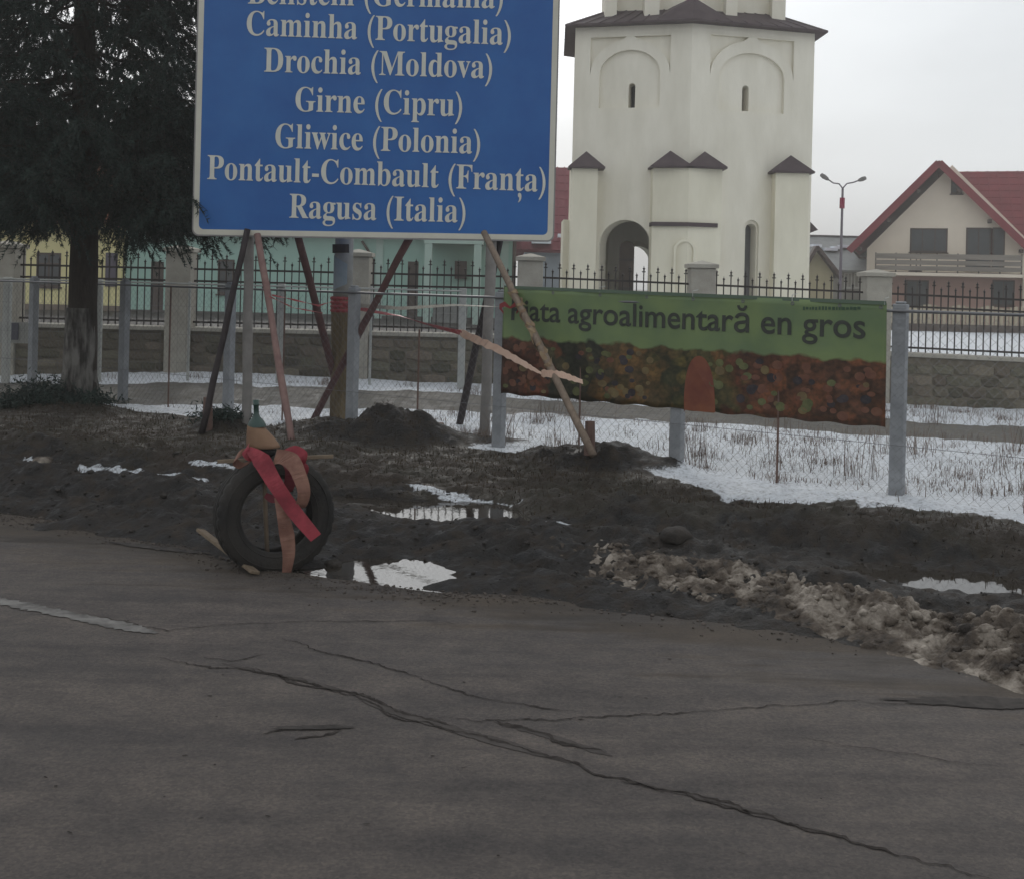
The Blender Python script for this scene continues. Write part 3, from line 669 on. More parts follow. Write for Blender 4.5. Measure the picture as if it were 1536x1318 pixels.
# ------------------------------------------------------------------ banner on the fence
def banner_mat():
    m = bpy.data.materials.new('banner print'); m.use_nodes = True; t = m.node_tree; b = t.nodes['Principled BSDF']; n = t.nodes.new; l = t.links.new
    uv = n('ShaderNodeUVMap'); uv.uv_map = 'uv'; sx = n('ShaderNodeSeparateXYZ'); l(uv.outputs[0], sx.inputs[0])
    mp_ = n('ShaderNodeMapping'); mp_.inputs['Scale'].default_value = (3.4, 1, 1); l(uv.outputs[0], mp_.inputs[0])
    def ramp(f, st, interp='LINEAR'):
        r = n('ShaderNodeValToRGB'); r.color_ramp.interpolation = interp; e = r.color_ramp.elements; e[0].position, e[0].color = st[0][0], (*st[0][1], 1); e[1].position, e[1].color = st[-1][0], (*st[-1][1], 1)
        for p, c in st[1:-1]: k = e.new(p); k.color = (*c, 1)
        l(f, r.inputs[0]); return r.outputs[0]
    def mix(f, a, c, mode='MIX'):
        x = n('ShaderNodeMix'); x.data_type = 'RGBA'; x.blend_type = mode
        if isinstance(f, float): x.inputs[0].default_value = f
        else: l(f, x.inputs[0])
        l(a, x.inputs[6]); l(c, x.inputs[7]); return x.outputs[2]
    vo = n('ShaderNodeTexVoronoi'); vo.feature = 'SMOOTH_F1'; vo.inputs['Smoothness'].default_value = .35; vo.inputs['Scale'].default_value = 9.5; vo.inputs['Randomness'].default_value = 1; l(mp_.outputs[0], vo.inputs[0])
    sc = n('ShaderNodeSeparateColor'); l(vo.outputs['Color'], sc.inputs[0])
    heap = n('ShaderNodeTexNoise'); heap.inputs['Scale'].default_value = 2.1; heap.inputs['Detail'].default_value = 2; l(mp_.outputs[0], heap.inputs[0])
    ad = n('ShaderNodeMath'); ad.operation = 'MULTIPLY_ADD'; ad.inputs[1].default_value = .16; l(sc.outputs[0], ad.inputs[0]); l(sx.outputs[0], ad.inputs[2])
    ad2 = n('ShaderNodeMath'); ad2.operation = 'MULTIPLY_ADD'; ad2.inputs[1].default_value = .22; l(heap.outputs[0], ad2.inputs[0]); l(ad.outputs[0], ad2.inputs[2])
    veg = ramp(ad2.outputs[0], [(.14, (.10, .045, .032)), (.30, (.13, .050, .032)), (.36, (.045, .05, .035)), (.46, (.05, .05, .035)), (.52, (.13, .08, .035)), (.62, (.13, .09, .04)), (.70, (.055, .06, .03)), (.80, (.12, .10, .035)), (.86, (.145, .055, .032)), (1.0, (.125, .055, .032))])
    sp_ = ramp(sc.outputs[1], [(.0, (.45, .5, .45)), (.5, (.8, .8, .8)), (1.0, (1.5, 1.3, 1.0))]); veg = mix(1.0, veg, sp_, 'MULTIPLY')
    shade = ramp(vo.outputs['Distance'], [(.1, (1.1, 1.1, 1.1)), (.75, (.55, .55, .55))])
    veg = mix(.8, veg, shade, 'MULTIPLY')
    fn2 = n('ShaderNodeTexNoise'); fn2.inputs['Scale'].default_value = 26; fn2.inputs['Detail'].default_value = 5; l(mp_.outputs[0], fn2.inputs[0]); veg = mix(.9, veg, ramp(fn2.outputs[0], [(.35, (.55, .6, .5)), (.65, (1.35, 1.2, 1.1))]), 'MULTIPLY')
    gn = n('ShaderNodeTexNoise'); gn.inputs['Scale'].default_value = 3; gn.inputs['Detail'].default_value = 4; l(mp_.outputs[0], gn.inputs[0])
    green = ramp(gn.outputs[0], [(.35, (.12, .175, .085)), (.65, (.165, .225, .090))])
    # green field above, a slightly wavy border, the heap of vegetables below
    wv = n('ShaderNodeTexNoise'); wv.inputs['Scale'].default_value = 6; l(mp_.outputs[0], wv.inputs[0])
    a = n('ShaderNodeMath'); a.operation = 'MULTIPLY_ADD'; a.inputs[1].default_value = .14; l(wv.outputs[0], a.inputs[0]); l(sx.outputs[1], a.inputs[2])
    mr_ = n('ShaderNodeMapRange'); mr_.inputs[1].default_value = .585; mr_.inputs[2].default_value = .61; l(a.outputs[0], mr_.inputs[0])
    c = mix(mr_.outputs[0], veg, green); l(c, b.inputs['Base Color']); b.inputs['Roughness'].default_value = .55; b.inputs['Specular IOR Level'].default_value = .3
    return m
BTL, BTR, BBL, BBR = onfence(757, 431, .10), onfence(1330, 455, .10), onfence(752, 590, .10), onfence(1327, 641, .10)
def bpt(u, v, off=0.0):
    p = BBL.lerp(BBR, u).lerp(BTL.lerp(BTR, u), v)
    wv_ = .010*math.sin(u*23+v*3)*(.4+.6*(1-v)) + .008*math.sin(u*9+1) + .0035*math.sin(u*61+v*9+2*math.sin(v*4))
    return p - fn_*(wv_ + off) if False else p - fn_*(wv_ + off)
mb = MB(); nu, nv = 120, 20; uvs = []
for j in range(nv+1):
    for i_ in range(nu+1): mb.v.append(tuple(bpt(i_/nu, j/nv + (.008*math.sin(i_*.55) if j == 0 else 0)))); uvs.append((i_/nu, j/nv))
for j in range(nv):
    for i_ in range(nu): q = j*(nu+1)+i_; mb.f.append((q, q+1, q+nu+2, q+nu+1))
ban = thing('banner', BBL, 'green wholesale food market banner with vegetables tied on the fence', 'banner')
cloth = put('cloth', mb, banner_mat(), ban, smooth=True, fix=False)
uvl = cloth.data.uv_layers.new(name='uv')
for lp in cloth.data.loops: uvl.data[lp.index].uv = uvs[lp.vertex_index]
sm = cloth.modifiers.new('thickness', 'SOLIDIFY'); sm.thickness = .002; sm.offset = -1
def text_mesh(s, size=1.0, ex=.01, bold=0.0):
    c = bpy.data.curves.new('text', 'FONT'); c.body = s; c.size = size; c.extrude = 0; c.resolution_u = 6; c.offset = bold
    o = bpy.data.objects.new('text', c); COL.objects.link(o); bpy.context.view_layer.update()
    me = bpy.data.meshes.new_from_object(o.evaluated_get(bpy.context.evaluated_depsgraph_get()))
    v = [tuple(q.co) for q in me.vertices]; f = [tuple(p.vertices) for p in me.polygons]
    bpy.data.objects.remove(o); bpy.data.meshes.remove(me); return v, f
def words_of(s, v, f):      # split the glyph faces of a line at its spaces
    cuts = [-9.]; pre = ''
    for w_ in s.split(' ')[:-1]:
        pre += w_+' '; cuts.append(max(p[0] for p in text_mesh(pre.strip())[0])+.06)
    cuts.append(1e9)
    for a, b in zip(cuts[:-1], cuts[1:]):
        sel = [q for q in f if a <= sum(v[k][0] for k in q)/len(q) < b]
        used = sorted({k for q in sel for k in q}); ix = {k: i_ for i_, k in enumerate(used)}
        yield [v[k] for k in used], [tuple(ix[k] for k in q) for q in sel]
def emit_text(mb, v, f, fn, th=.002):
    i0 = len(mb.v); n_ = len(v)
    mb.v += [tuple(fn(x, y, th)) for x, y, z in v]; mb.f += [tuple(i0+k for k in q) for q in f]
v, f = text_mesh('Piata agroalimentară en gros', bold=.012)
xs = [p[0] for p in v]; x0, x1 = min(xs), max(xs)
def bUV(px, py):          # photo position -> banner u, v
    best = None
    P = onfence(px, py, .10); u = (P-BTL).dot(BTR-BTL)/(BTR-BTL).length_squared
    zt, zb_ = BTL.z+(BTR.z-BTL.z)*u, BBL.z+(BBR.z-BBL.z)*u
    return u, (P.z-zb_)/(zt-zb_)
uA, vA = bUV(768, 480); uB, vB = bUV(1297, 508)
hA, hB = BTL.z-BBL.z, BTR.z-BBR.z
def bfn(x, y, th):
    t = (x-x0)/(x1-x0); u = uA+(uB-uA)*t
    z = y*(uB-uA)*(BTR-BTL).length/(x1-x0)*.98
    return bpt(u, vA+(vB-vA)*t + z/(hA+(hB-hA)*u), th)
blm =  mat('banner lettering', (.030, .035, .030), .6, (.05, .055, .045), scale=5)
for v_, f_ in words_of('Piata agroalimentară en gros', v, f):
    mb = MB(); emit_text(mb, v_, f_, bfn, .005); put('lettering', mb, blm, ban, fix=False)
mb = MB(); n_ = 26; pts = []                       # large printed orange vegetable
for k in range(n_+1):
    t = math.pi*k/n_; px = 1048-24*math.cos(t)*(1.0); py = 618-84*abs(math.sin(t))**.75
    u_, v_ = bUV(px, py); pts.append(bpt(u_, v_, .0055))
u_, v_ = bUV(1069, 619); pts.append(bpt(u_, v_, .0055)); u_, v_ = bUV(1026, 615); pts.append(bpt(u_, v_, .0055))
mb.poly(pts); put('printed_vegetable', mb, mat('orange print', (.13, .035, .026), .6, (.23, .085, .04), scale=5), ban, fix=False)
mb = MB()
px = 1205
while px < 1290:
    w_ = random.uniform(2.0, 5.5); u0_, v0_ = bUV(px, 465+random.uniform(-.6, .6)); u1_, v1_ = bUV(px+w_, 460.5+random.uniform(-1, 1)); px += w_+random.uniform(.6, 1.8)
    mb.poly([bpt(u0_, v0_, .004), bpt(u1_, v0_, .004), bpt(u1_, v1_, .004), bpt(u0_, v1_, .004)])
put('small_print', mb, mat('small print', (.045, .085, .05), .6), ban, fix=False)['kind'] = 'stuff'
# printed heap of fruit: round prints of several kinds
fm_ = {k: mat('print '+k, a, .6, b, scale=14, contrast=.15) for k, a, b in (('tomato', (.12, .048, .032), (.16, .075, .045)), ('pepper', (.075, .085, .035), (.13, .135, .055)), ('onion', (.12, .085, .042), (.17, .13, .058)), ('aubergine', (.02, .018, .022), (.05, .04, .045)))}
fb = {k: MB() for k in fm_}; rf_ = random.Random(5)
for k in range(170):
    u_ = rf_.uniform(.01, .985); v_ = rf_.uniform(.05, .47)
    if .445 < u_ < .565 and v_ < .5: continue
    kind_ = rf_.choices(['tomato', 'pepper', 'onion', 'aubergine'], [3 if (u_ < .2 or u_ > .7) else .6, 3 if .55 < u_ < .7 or .2 < u_ < .33 else .8, 2.5 if .33 < u_ < .46 else .5, 2 if .18 < u_ < .4 else .5])[0]
    ru = rf_.uniform(.006, .013); rv = ru*3.0*rf_.uniform(.7, 1.2); n9 = 12; of = .0035+.0002*(k % 9)
    fb[kind_].poly([bpt(min(.995, max(.005, u_+ru*math.cos(6.283*q_/n9))), max(.02, v_+rv*math.sin(6.283*q_/n9)), of) for q_ in range(n9)])
for k in fb: put('printed_'+k, fb[k], fm_[k], ban, fix=False)['kind'] = 'stuff'
mb = MB(); mb.ribbon([BTL.lerp(BTR, k/40) - fn_*.008 for k in range(41)], .03, (0, 0, 1)); put('hem', mb, mat('hem', (.10, .14, .10), .7), ban)
for px in (765, 830, 900, 970, 1040, 1115, 1190, 1260, 1322):
    u_, v_ = bUV(px, 440); p = bpt(u_, .965, .003); mb = MB(); mb.lathe([(.007, 0), (.012, .002), (.016, 0)], 10, p, Matrix((fdir, Vector((0, 0, 1)), -fn_)).transposed()); put('eyelet', mb, wire, ban)
for px in (757, 900, 1040, 1190, 1328):
    u_, v_ = bUV(px, 440); p = bpt(u_, .985, .012); mb = MB(); mb.tube([p, p+Vector((0, 0, .05)), p+fn_*.1+Vector((0, 0, .06))], .003, 4); put('cable_tie', mb, pale, ban)

# ------------------------------------------------------------------ the blue town sign
SY = 12.4
sgn = thing('town_sign', (at(560, 640, SY).x, SY, 0), 'large blue sign listing foreign towns in white serif letters on propped legs', 'sign')
bl, br_ = at(290, 352, SY), at(829, 361, SY); zB = (bl.z+br_.z)/2; zT = zB+3.6; xL, xR = bl.x, br_.x
tilt = (br_.z-bl.z)/(xR-xL)
def SP(x, z, y=0): return Vector((x, SY+y, z+tilt*(x-(xL+xR)/2)))
def roundrect(x0, z0, x1, z1, r_, n_=6):
    P = []
    for cx_, cz_, a0 in ((x1-r_, z0+r_, -90), (x1-r_, z1-r_, 0), (x0+r_, z1-r_, 90), (x0+r_, z0+r_, 180)):
        for k in range(n_+1): t = R(a0+90*k/n_); P.append((cx_+r_*math.cos(t), cz_+r_*math.sin(t)))
    return P
ux = Vector((1, 0, tilt)); uz = Vector((0, 0, 1))
blue = mat('sign blue', (.006, .082, .30), .5, (.020, .125, .37), scale=1.1, detail=4, spec=.5, contrast=.2)
trim = mat('sign border', (.52, .50, .42), .6, (.60, .58, .50), scale=4)
o0 = Vector((0, SY, -tilt*(xL+xR)/2))
mb = MB(); mb.plate(o0, ux, uz, roundrect(xL, zB, xR, zT, .06), (), .03); put('panel', mb, blue, sgn)
mb = MB(); mb.plate(o0+Vector((0, -.004, 0)), ux, uz, roundrect(xL, zB, xR, zT, .06), [roundrect(xL+.055, zB+.055, xR-.055, zT-.055, .05)[::-1]], .0035); put('border', mb, trim, sgn)
mb = MB(); mb.plate(o0+Vector((0, -.003, 0)), ux, uz, roundrect(xL-.015, zB-.015, xR+.015, zT+.015, .07), [roundrect(xL+.001, zB+.001, xR-.001, zT-.001, .06)[::-1]], .05); put('edge_frame', mb, mat('frame metal', (.20, .19, .185), .6, (.27, .26, .25), scale=6), sgn)
def bserif(s):
    r = ''
    for c in s:
        if 'A' <= c <= 'Z': r += chr(0x1D400+ord(c)-65)
        elif 'a' <= c <= 'z': r += chr(0x1D41A+ord(c)-97)
        else: r += c
    return r
letm = mat('sign letters', (.55, .55, .49), .6, (.64, .64, .57), scale=5)
rows = [('Beilstein (Germania)', 372, 6, 754, 13), ('Caminha (Portugalia)', 370, 53, 766, 68), ('Drochia (Moldova)', 396, 108, 738, 118), ('Girne (Cipru)', 443, 167, 693, 175),
        ('Gliwice (Polonia)', 413, 222, 720, 231), ('Pontault-Combault (Franta)', 311, 269, 818, 288), ('Ragusa (Italia)', 434, 327, 698, 334)]
for s, xa_, ya_, xb_, yb_ in rows:
    v, f = text_mesh(bserif(s)); xs = [p[0] for p in v]; x0, x1 = min(xs), max(xs)
    A, B = at(xa_, ya_, SY), at(xb_, yb_, SY); kx = (B.x-A.x)/(x1-x0); kz = .365
    pf = lambda x, y, th: Vector((A.x+(x-x0)*kx, SY-.007, A.z+(B.z-A.z)*(x-x0)/(x1-x0)+y*kz))
    for n_w, (v_, f_) in enumerate(words_of(bserif(s), v, f)):
        mb = MB(); emit_text(mb, v_, f_, pf)
        if 'Franta' in s and n_w == 1:
            tA = text_mesh(bserif('Pontault-Combault (Fran'))[0]; tB = text_mesh(bserif('Pontault-Combault (Frant'))[0]
            xc = (max(p[0] for p in tA)+max(p[0] for p in tB))/2+.03
            v2, f2x = text_mesh(','); mx_ = sum(p[0] for p in v2)/len(v2)
            emit_text(mb, [(p[0]-mx_+xc, p[1]*1.15-.20, 0) for p in v2], f2x, pf)
        put('lettering', mb, letm, sgn, fix=False)
wd = {'pole': mat('grey painted post', (.17, .16, .15), .8, (.25, .235, .22), scale=8), 'black': mat('black pole', (.018, .014, .016), .6, (.04, .03, .03), scale=8),
      'pink': mat('faded red pole', (.15, .085, .078), .8, (.24, .155, .135), scale=9), 'red': mat('dark red pole', (.06, .030, .032), .8, (.11, .055, .05), scale=9), 'wood': mat('bare wood pole', (.14, .105, .08), .85, (.24, .185, .14), scale=10, stretch=(3, 3, .6))}
def spole(name, a, b, da, db, r_, m, label=None):
    P, Q = at(*a, da), at(*b, db); ln = (Q-P).length; n_ = 8
    pts = [P.lerp(Q, k/n_) + Vector((random.uniform(-.006, .006), random.uniform(-.006, .006), 0)) for k in range(n_+1)]
    mb = MB(); mb.tube(pts, [r_*random.uniform(.93, 1.07) for _ in pts], 10); o = put(name, mb, m, sgn, smooth=True)
    if label: o['label'] = label
    return o
spole('leg', (374, 340), (369, 665), SY+.08, SY+.08, .052, wd['pole']); spole('leg', (738, 350), (726, 668), SY+.08, SY+.08, .056, wd['pole'])
spole('brace', (371, 344), (303, 650), SY-.04, SY-.30, .033, wd['black'], 'black brace leaning left')
spole('brace', (386, 352), (441, 680), SY+.0, SY-1.0, .036, wd['pink'], 'faded red brace leaning right')
spole('brace', (446, 352), (522, 640), SY+.1, SY+1.2, .040, wd['red'], 'dark red brace behind the sign')
spole('brace', (615, 356), (468, 634), SY+.1, SY+.75, .040, wd['red'], 'dark red brace crossing behind the brown post')
spole('brace', (751, 352), (684, 662), SY+.1, SY+1.0, .040, wd['black'], 'black brace of the right leg')
spole('brace', (726, 349), (890, 682), 12.1, 10.05, .033, wd['wood'], 'bare wood brace wrapped in tape')
# the stakes the braces are nailed to
for px, y0, y1, w, d, lab in ((311, 596, 655, .055, 12.25, 'short brown stake beside the foot of the black brace at left'), (659, 634, 668, .05, 13.1, 'stub of a brown stake behind the right sign leg'), (884, 632, 682, .05, 10.4, 'short brown stake in the dark mound at the wooden brace')):
    p, q = at(px, y1, d), at(px+1, y0, d); mb = MB(); mb.tube([p, p.lerp(q, .5), q], [w, w*.95, w*.85], 7, jit=.08)
    tag(put('stake', mb, mat('stake wood', (.10, .06, .05), .9, (.17, .11, .09), scale=9), None), lab, 'stake', 'wooden stakes by the sign')
# thick brown post with a pale notice
pp = at(512, 645, 13.3); tp = thing('notice_post', (pp.x, 13.3, 0), 'thick brown post with a pale papered top standing behind the sign', 'post')
a, b = at(511, 655, 13.3), at(514, 445, 13.3)
mb = MB(); mb.tube([a.lerp(b, k/8)+Vector((random.uniform(-.006, .006), 0, 0)) for k in range(9)], [.130, .126, .124, .122, .121, .122, .12, .122, .118], 16, jit=.03)
put('trunk', mb, mat('brown bark', (.085, .062, .034), .9, (.17, .130, .075), scale=6, stretch=(4, 4, .5), bump=.8, bscale=22), tp, smooth=True)
a, b = at(514, 445, 13.3), at(518, 320, 13.3); mb = MB(); mb.tube([a, a.lerp(b, .5), b], [.108, .104, .10], 16); put('upper_post', mb, mat('pale post', (.25, .25, .235), .8, (.34, .335, .31), scale=8), tp, smooth=True)
mb = MB(); N_ = 10; cpt = at(515, 410, 13.3); m_up = []
for k in range(N_+1):
    t = R(205+95*k/N_); m_up.append((cpt.x+.112*math.cos(t), 13.3+.112*math.sin(t)))
for k, (x, y) in enumerate(m_up): mb.v += [(x, y, cpt.z-.20+.08*k/N_), (x, y, cpt.z+.20-.10*k/N_)]
for k in range(N_): mb.f.append((2*k, 2*k+2, 2*k+3, 2*k+1))
put('paper_notice', mb, mat('blue paper', (.20, .25, .275), .8, (.29, .32, .33), scale=5), tp, fix=False)
mb = MB(); mb.tube([at(514, 380, 13.3)+Vector((0, 0, 0)), at(514, 367, 13.3)], [.114, .114], 16); put('band', mb, wd['black'], tp)

# tapes
def tape(name, pts, w, m, label, group='barrier tapes tied between the poles', sag=0, seg=8, tw=1.5):
    P = [at(*p) for p in pts]; out_ = []
    for a, b in zip(P[:-1], P[1:]):
        for k in range(seg): t = k/seg; q = a.lerp(b, t); q.z -= sag*4*t*(1-t); out_.append(q)
    out_.append(P[-1]); n_ = len(out_); wds = []; dirs = []
    for k in range(n_):
        ph = k/n_*tw*math.pi; dirs.append((0.12*math.sin(ph*3), math.sin(ph), math.cos(ph)+.15)); wds.append(w*(.75+.35*math.sin(k*1.3)**2))
    mb = MB(); mb.ribbon(out_, wds, dirs, .001); o = put(name, mb, m, None, smooth=False); tag(o, label, 'tape', group); return o
redt = mat('red tape', (.22, .035, .04), .5, (.34, .075, .075), scale=9); pinkt = mat('faded salmon tape', (.42, .27, .20), .6, (.55, .40, .31), scale=6); whit = mat('faded white tape', (.30, .27, .23), .6, (.40, .37, .31), scale=7)
tape('barrier_tape', [(514, 457, 13.12), (600, 474, 12.9), (690, 499, 12.2), (745, 523, 11.6)], .05, redt, 'red tape sagging from the brown post to the wooden brace', sag=.01)
tape('barrier_tape', [(690, 499, 12.2), (745, 523, 11.55), (790, 548, 11.0), (815, 562, 10.72)], .085, pinkt, 'broad salmon tape ending on the wooden brace', tw=.5)
tape('barrier_tape', [(812, 560, 10.7), (842, 562, 10.66), (874, 573, 10.62)], .07, pinkt, 'loose salmon tape tail past the wooden brace', tw=.4)
tape('barrier_tape', [(530, 458, 13.05), (600, 463, 12.7), (680, 458, 12.1), (762, 461, 11.45)], .045, whit, 'faded white tape stretched level between brown post and wooden brace', tw=.6)
tape('barrier_tape', [(408, 443, 11.9), (440, 450, 12.3), (478, 459, 12.6), (500, 452, 13.1)], .02, redt, 'thin red tape between the faded red brace and the brown post', tw=3)
tape('barrier_tape', [(404, 445, 11.95), (440, 462, 12.2), (484, 470, 12.7)], .014, redt, 'lower thin red tape left of the brown post', tw=3)
mb = MB()
for k, (zz) in enumerate((448, 454, 460, 466)):
    c_ = at(513, zz, 13.3); mb.lathe([(.124, -.02), (.134, 0), (.124, .02)], 16, c_)
tag(put('tape_wrap', mb, redt), 'red tape wound round the top of the brown post', 'tape')
P, Q = at(726, 349, 12.1), at(890, 682, 10.05); mb = MB()
pts = []; wds = []; dirs = []
ax = (Q-P).normalized(); s1 = ax.cross(Vector((0, 1, 0))).normalized(); s2 = ax.cross(s1)
for k in range(90):
    t = .31+.36*k/89; an = k*.55+1.3*math.sin(k*.31); pts.append(P.lerp(Q, t+.006*math.sin(k*1.7))+(s1*math.cos(an)+s2*math.sin(an))*(.034+.006*random.random())); dirs.append(tuple(ax+s1*.5*math.sin(k*.7))); wds.append(.03+.09*random.random()**2)
mb.ribbon(pts, wds, dirs, .001); tag(put('tape_wrap', mb, mat('wound tape', (.15, .085, .055), .7, (.27, .21, .12), scale=13)), 'torn beige tape wound along the wooden brace', 'tape')
mb = MB()
for sx_ in (-1, 1):
    c_ = at(765, 462, 11.38); mb.ribbon([c_, c_+Vector((.05*sx_, -.01, .035)), c_+Vector((.10*sx_, 0, .01)), c_+Vector((.06*sx_, .01, -.05))], [.02, .05, .05, .02], (0, -.3, 1), .001)
tag(put('tape_knot', mb, redt), 'small red tape knot at the corner of the green banner', 'tape')

# ------------------------------------------------------------------ spruce
def ray_tree():
    tx, ty = at(117, 600, 14.2).x, 14.2
    z0_ = float(terrain(np.array(tx), np.array(ty)))-.1
    tr = thing('spruce_tree', (tx, ty, z0_), 'tall dark spruce with drooping boughs left of the blue sign', 'tree')
    H_ = 10.5; pts, rad = [], []
    for k in range(26):
        t = k/25; z = z0_+H_*t; pts.append((tx+.03*math.sin(t*9)+.0*t, ty+.03*math.cos(t*7), z)); rad.append(.17*(1-t)**.8+.012+(.08*math.exp(-t*45)))
    bark = mat('spruce bark', (.018, .014, .012), .95, (.045, .035, .028), scale=7, stretch=(3, 3, .8), bump=1, bscale=18)
    mb = MB(); mb.tube(pts, rad, 16, jit=.05); put('trunk', mb, bark, tr, smooth=True)
    mb = MB(); mb.tube([(tx+.004, ty-.003, z0_+.05), (tx+.004, ty-.003, z0_+.5), (tx+.006, ty, z0_+1.22)], [.235, .190, .172], 18, jit=.035)
    put('whitewash', mb, mat('old whitewash', (.035, .031, .028), .95, (.17, .16, .145), scale=5, detail=10, stretch=(2, 2, .5), bump=.9, bscale=30, contrast=.10), tr, smooth=True)
    tw = MB(); NV = []      # needle triangles
    r2 = np.random.default_rng(21)
    def needles(p, d, n_, ln, droop):
        d = d/np.linalg.norm(d)
        t = r2.random((n_, 1)); base_ = p + d*ln*t; base_[:,2] -= droop*(t[:,0]**2)*ln
        dv = r2.normal(size=(n_, 3)); dv -= (dv @ d)[:,None]*d[None,:]*.8; dv /= np.linalg.norm(dv, axis=1)[:,None]
        nd = dv*.75 + d*.65; nd[:,2] -= .15
        L_ = r2.uniform(.03, .065, (n_, 1)); w = np.cross(nd, r2.normal(size=(n_, 3))); w /= np.linalg.norm(w, axis=1)[:,None]; w *= r2.uniform(.0035, .0085, (n_, 1))
        NV.append(np.stack([base_-w, base_+w, base_+nd*L_], 1))
    z = z0_+2.62
    wi = 0
    while z < z0_+H_-.3:
        t = (z-z0_-2.0)/(H_-2.0); Lb = 2.75*(1-t)**.75*(.8+.2*min(1, (t+.05)*6)); nb = r2.integers(7, 10); a0 = r2.random()*6.28
        for b in range(nb):
            az = a0+b*6.283/nb+r2.normal()*.18; L_ = Lb*r2.uniform(.72, 1.08)
            dirh = np.array([math.cos(az), math.sin(az), 0.0]); n_ = 10; P_ = []
            dr = r2.uniform(.16, .34)
            for k in range(n_+1):
                q = k/n_; P_.append(np.array([tx, ty, z]) + dirh*L_*q + np.array([0, 0, -dr*L_*q + .16*L_*q**3 + .02*r2.normal()]) + np.array([-dirh[1], dirh[0], 0])*.05*r2.normal()*q)
            tw.tube([tuple(p) for p in P_], [.024*(1-k/n_)*L_/2.4+.004 for k in range(n_+1)], 5, cap=False)
            ns = int(L_*15); zr = z-z0_; q0 = .16+(.26*math.exp(-((zr-4.5)/.85)**2) if b % 3 else 0)
            for k in range(ns):
                q = q0+(1-q0)*(k+r2.random())/ns; kk = min(n_-1, int(q*n_)); fr_ = q*n_-kk; p = P_[kk]*(1-fr_)+P_[kk+1]*fr_
                ax_ = P_[min(n_, kk+1)]-P_[kk]; ax_ = ax_/np.linalg.norm(ax_); side = np.array([-dirh[1], dirh[0], 0])*(1 if k % 2 else -1)
                ls = (.20+.52*math.sin(min(1, q*1.1)*math.pi)*.8)*r2.uniform(.6, 1.15)*min(1, L_/1.6+.3)
                d_ = side*r2.uniform(.6, 1)+ax_*.8+np.array([0, 0, -.22-.25*r2.random()])
                nn_ = int(250*ls)+20
                needles(p, d_, nn_, ls, r2.uniform(.2, .9))
                d_n = d_/np.linalg.norm(d_)
                e = p+d_n*ls; e[2] -= .4*ls
                tw.tube([tuple(p), tuple((p+e)/2+np.array([0, 0, .02])), tuple(e)], [.005, .004, .002], 3, cap=False)
                # hanging twiglets
                for h in range(2 if ls > .3 else 1):
                    pp_ = p+d_n*ls*r2.uniform(.3, .95); pp_[2] -= .2*ls*r2.random()
                    needles(pp_, np.array([r2.normal()*.6, r2.normal()*.6, -.38])+d_n*.6, 44, r2.uniform(.12, .24), .3)
            needles(P_[-3], P_[-1]-P_[-3], 70, np.linalg.norm(P_[-1]-P_[-3]), 0)
        z += r2.uniform(.17, .23)*(1+.2*t)*(1.45 if 3.9 < z-z0_ < 5.3 else 1); wi += 1
    put('limbs', tw, bark, tr, fix=False)
    A = np.concatenate(NV); n_ = len(A)
    me = nmesh('crown', A.reshape(-1, 3)-np.array(tr.location), np.arange(n_*3).reshape(-1, 3), mat('spruce needles', (.005, .014, .012), .7, (.020, .040, .031), scale=2.2, detail=5, spec=.35), smooth=False)
    o = bpy.data.objects.new('crown', me); COL.objects.link(o); o.parent = tr
    print('needles', n_)
ray_tree()
def bush(px, py, d, w, h, n_, label):
    c = at(px, py, d); z0_ = float(terrain(np.array(c.x), np.array(c.y)))
    A = []
    r2 = np.random.default_rng(int(px))
    p = np.array([c.x, c.y, z0_])+np.stack([r2.normal(size=n_)*w*.45, r2.normal(size=n_)*w*.3, np.abs(r2.normal(size=n_))*h*.42], 1)
    nd = r2.normal(size=(n_, 3)); nd /= np.linalg.norm(nd, axis=1)[:,None]; wv_ = np.cross(nd, r2.normal(size=(n_, 3))); wv_ /= np.linalg.norm(wv_, axis=1)[:,None]
    A = np.stack([p-wv_*.009, p+wv_*.009, p+nd*.07], 1)
    mb = MB(); fol = nmesh('foliage', A.reshape(-1, 3)-np.array([c.x, c.y, z0_]), np.arange(n_*3).reshape(-1, 3), MATS['spruce needles'], smooth=False)
    t = thing('low_shrub', (c.x, c.y, z0_), label, 'shrub', 'low evergreen tufts at the tree foot'); o = bpy.data.objects.new('foliage', fol); COL.objects.link(o); o.parent = t
    mb = MB()
    for k in range(5): mb.tube([(c.x, c.y, z0_-.02), (c.x+random.uniform(-.5, .5)*w, c.y+random.uniform(-.2, .2), z0_+h*.6)], [.008, .003], 4)
    put('stems', mb, MATS['spruce bark'], t)
bush(70, 600, 14.0, .42, .28, 2600, 'low dark evergreen tuft left of the spruce trunk')
bush(20, 612, 14.0, .4, .18, 1300, 'small flat evergreen tuft at the left photo edge')
bush(130, 618, 13.9, .34, .13, 1100, 'flattened evergreen tuft in front of the spruce trunk')
bush(330, 640, 12.5, .3, .12, 900, 'dark tuft of litter beside the black brace')

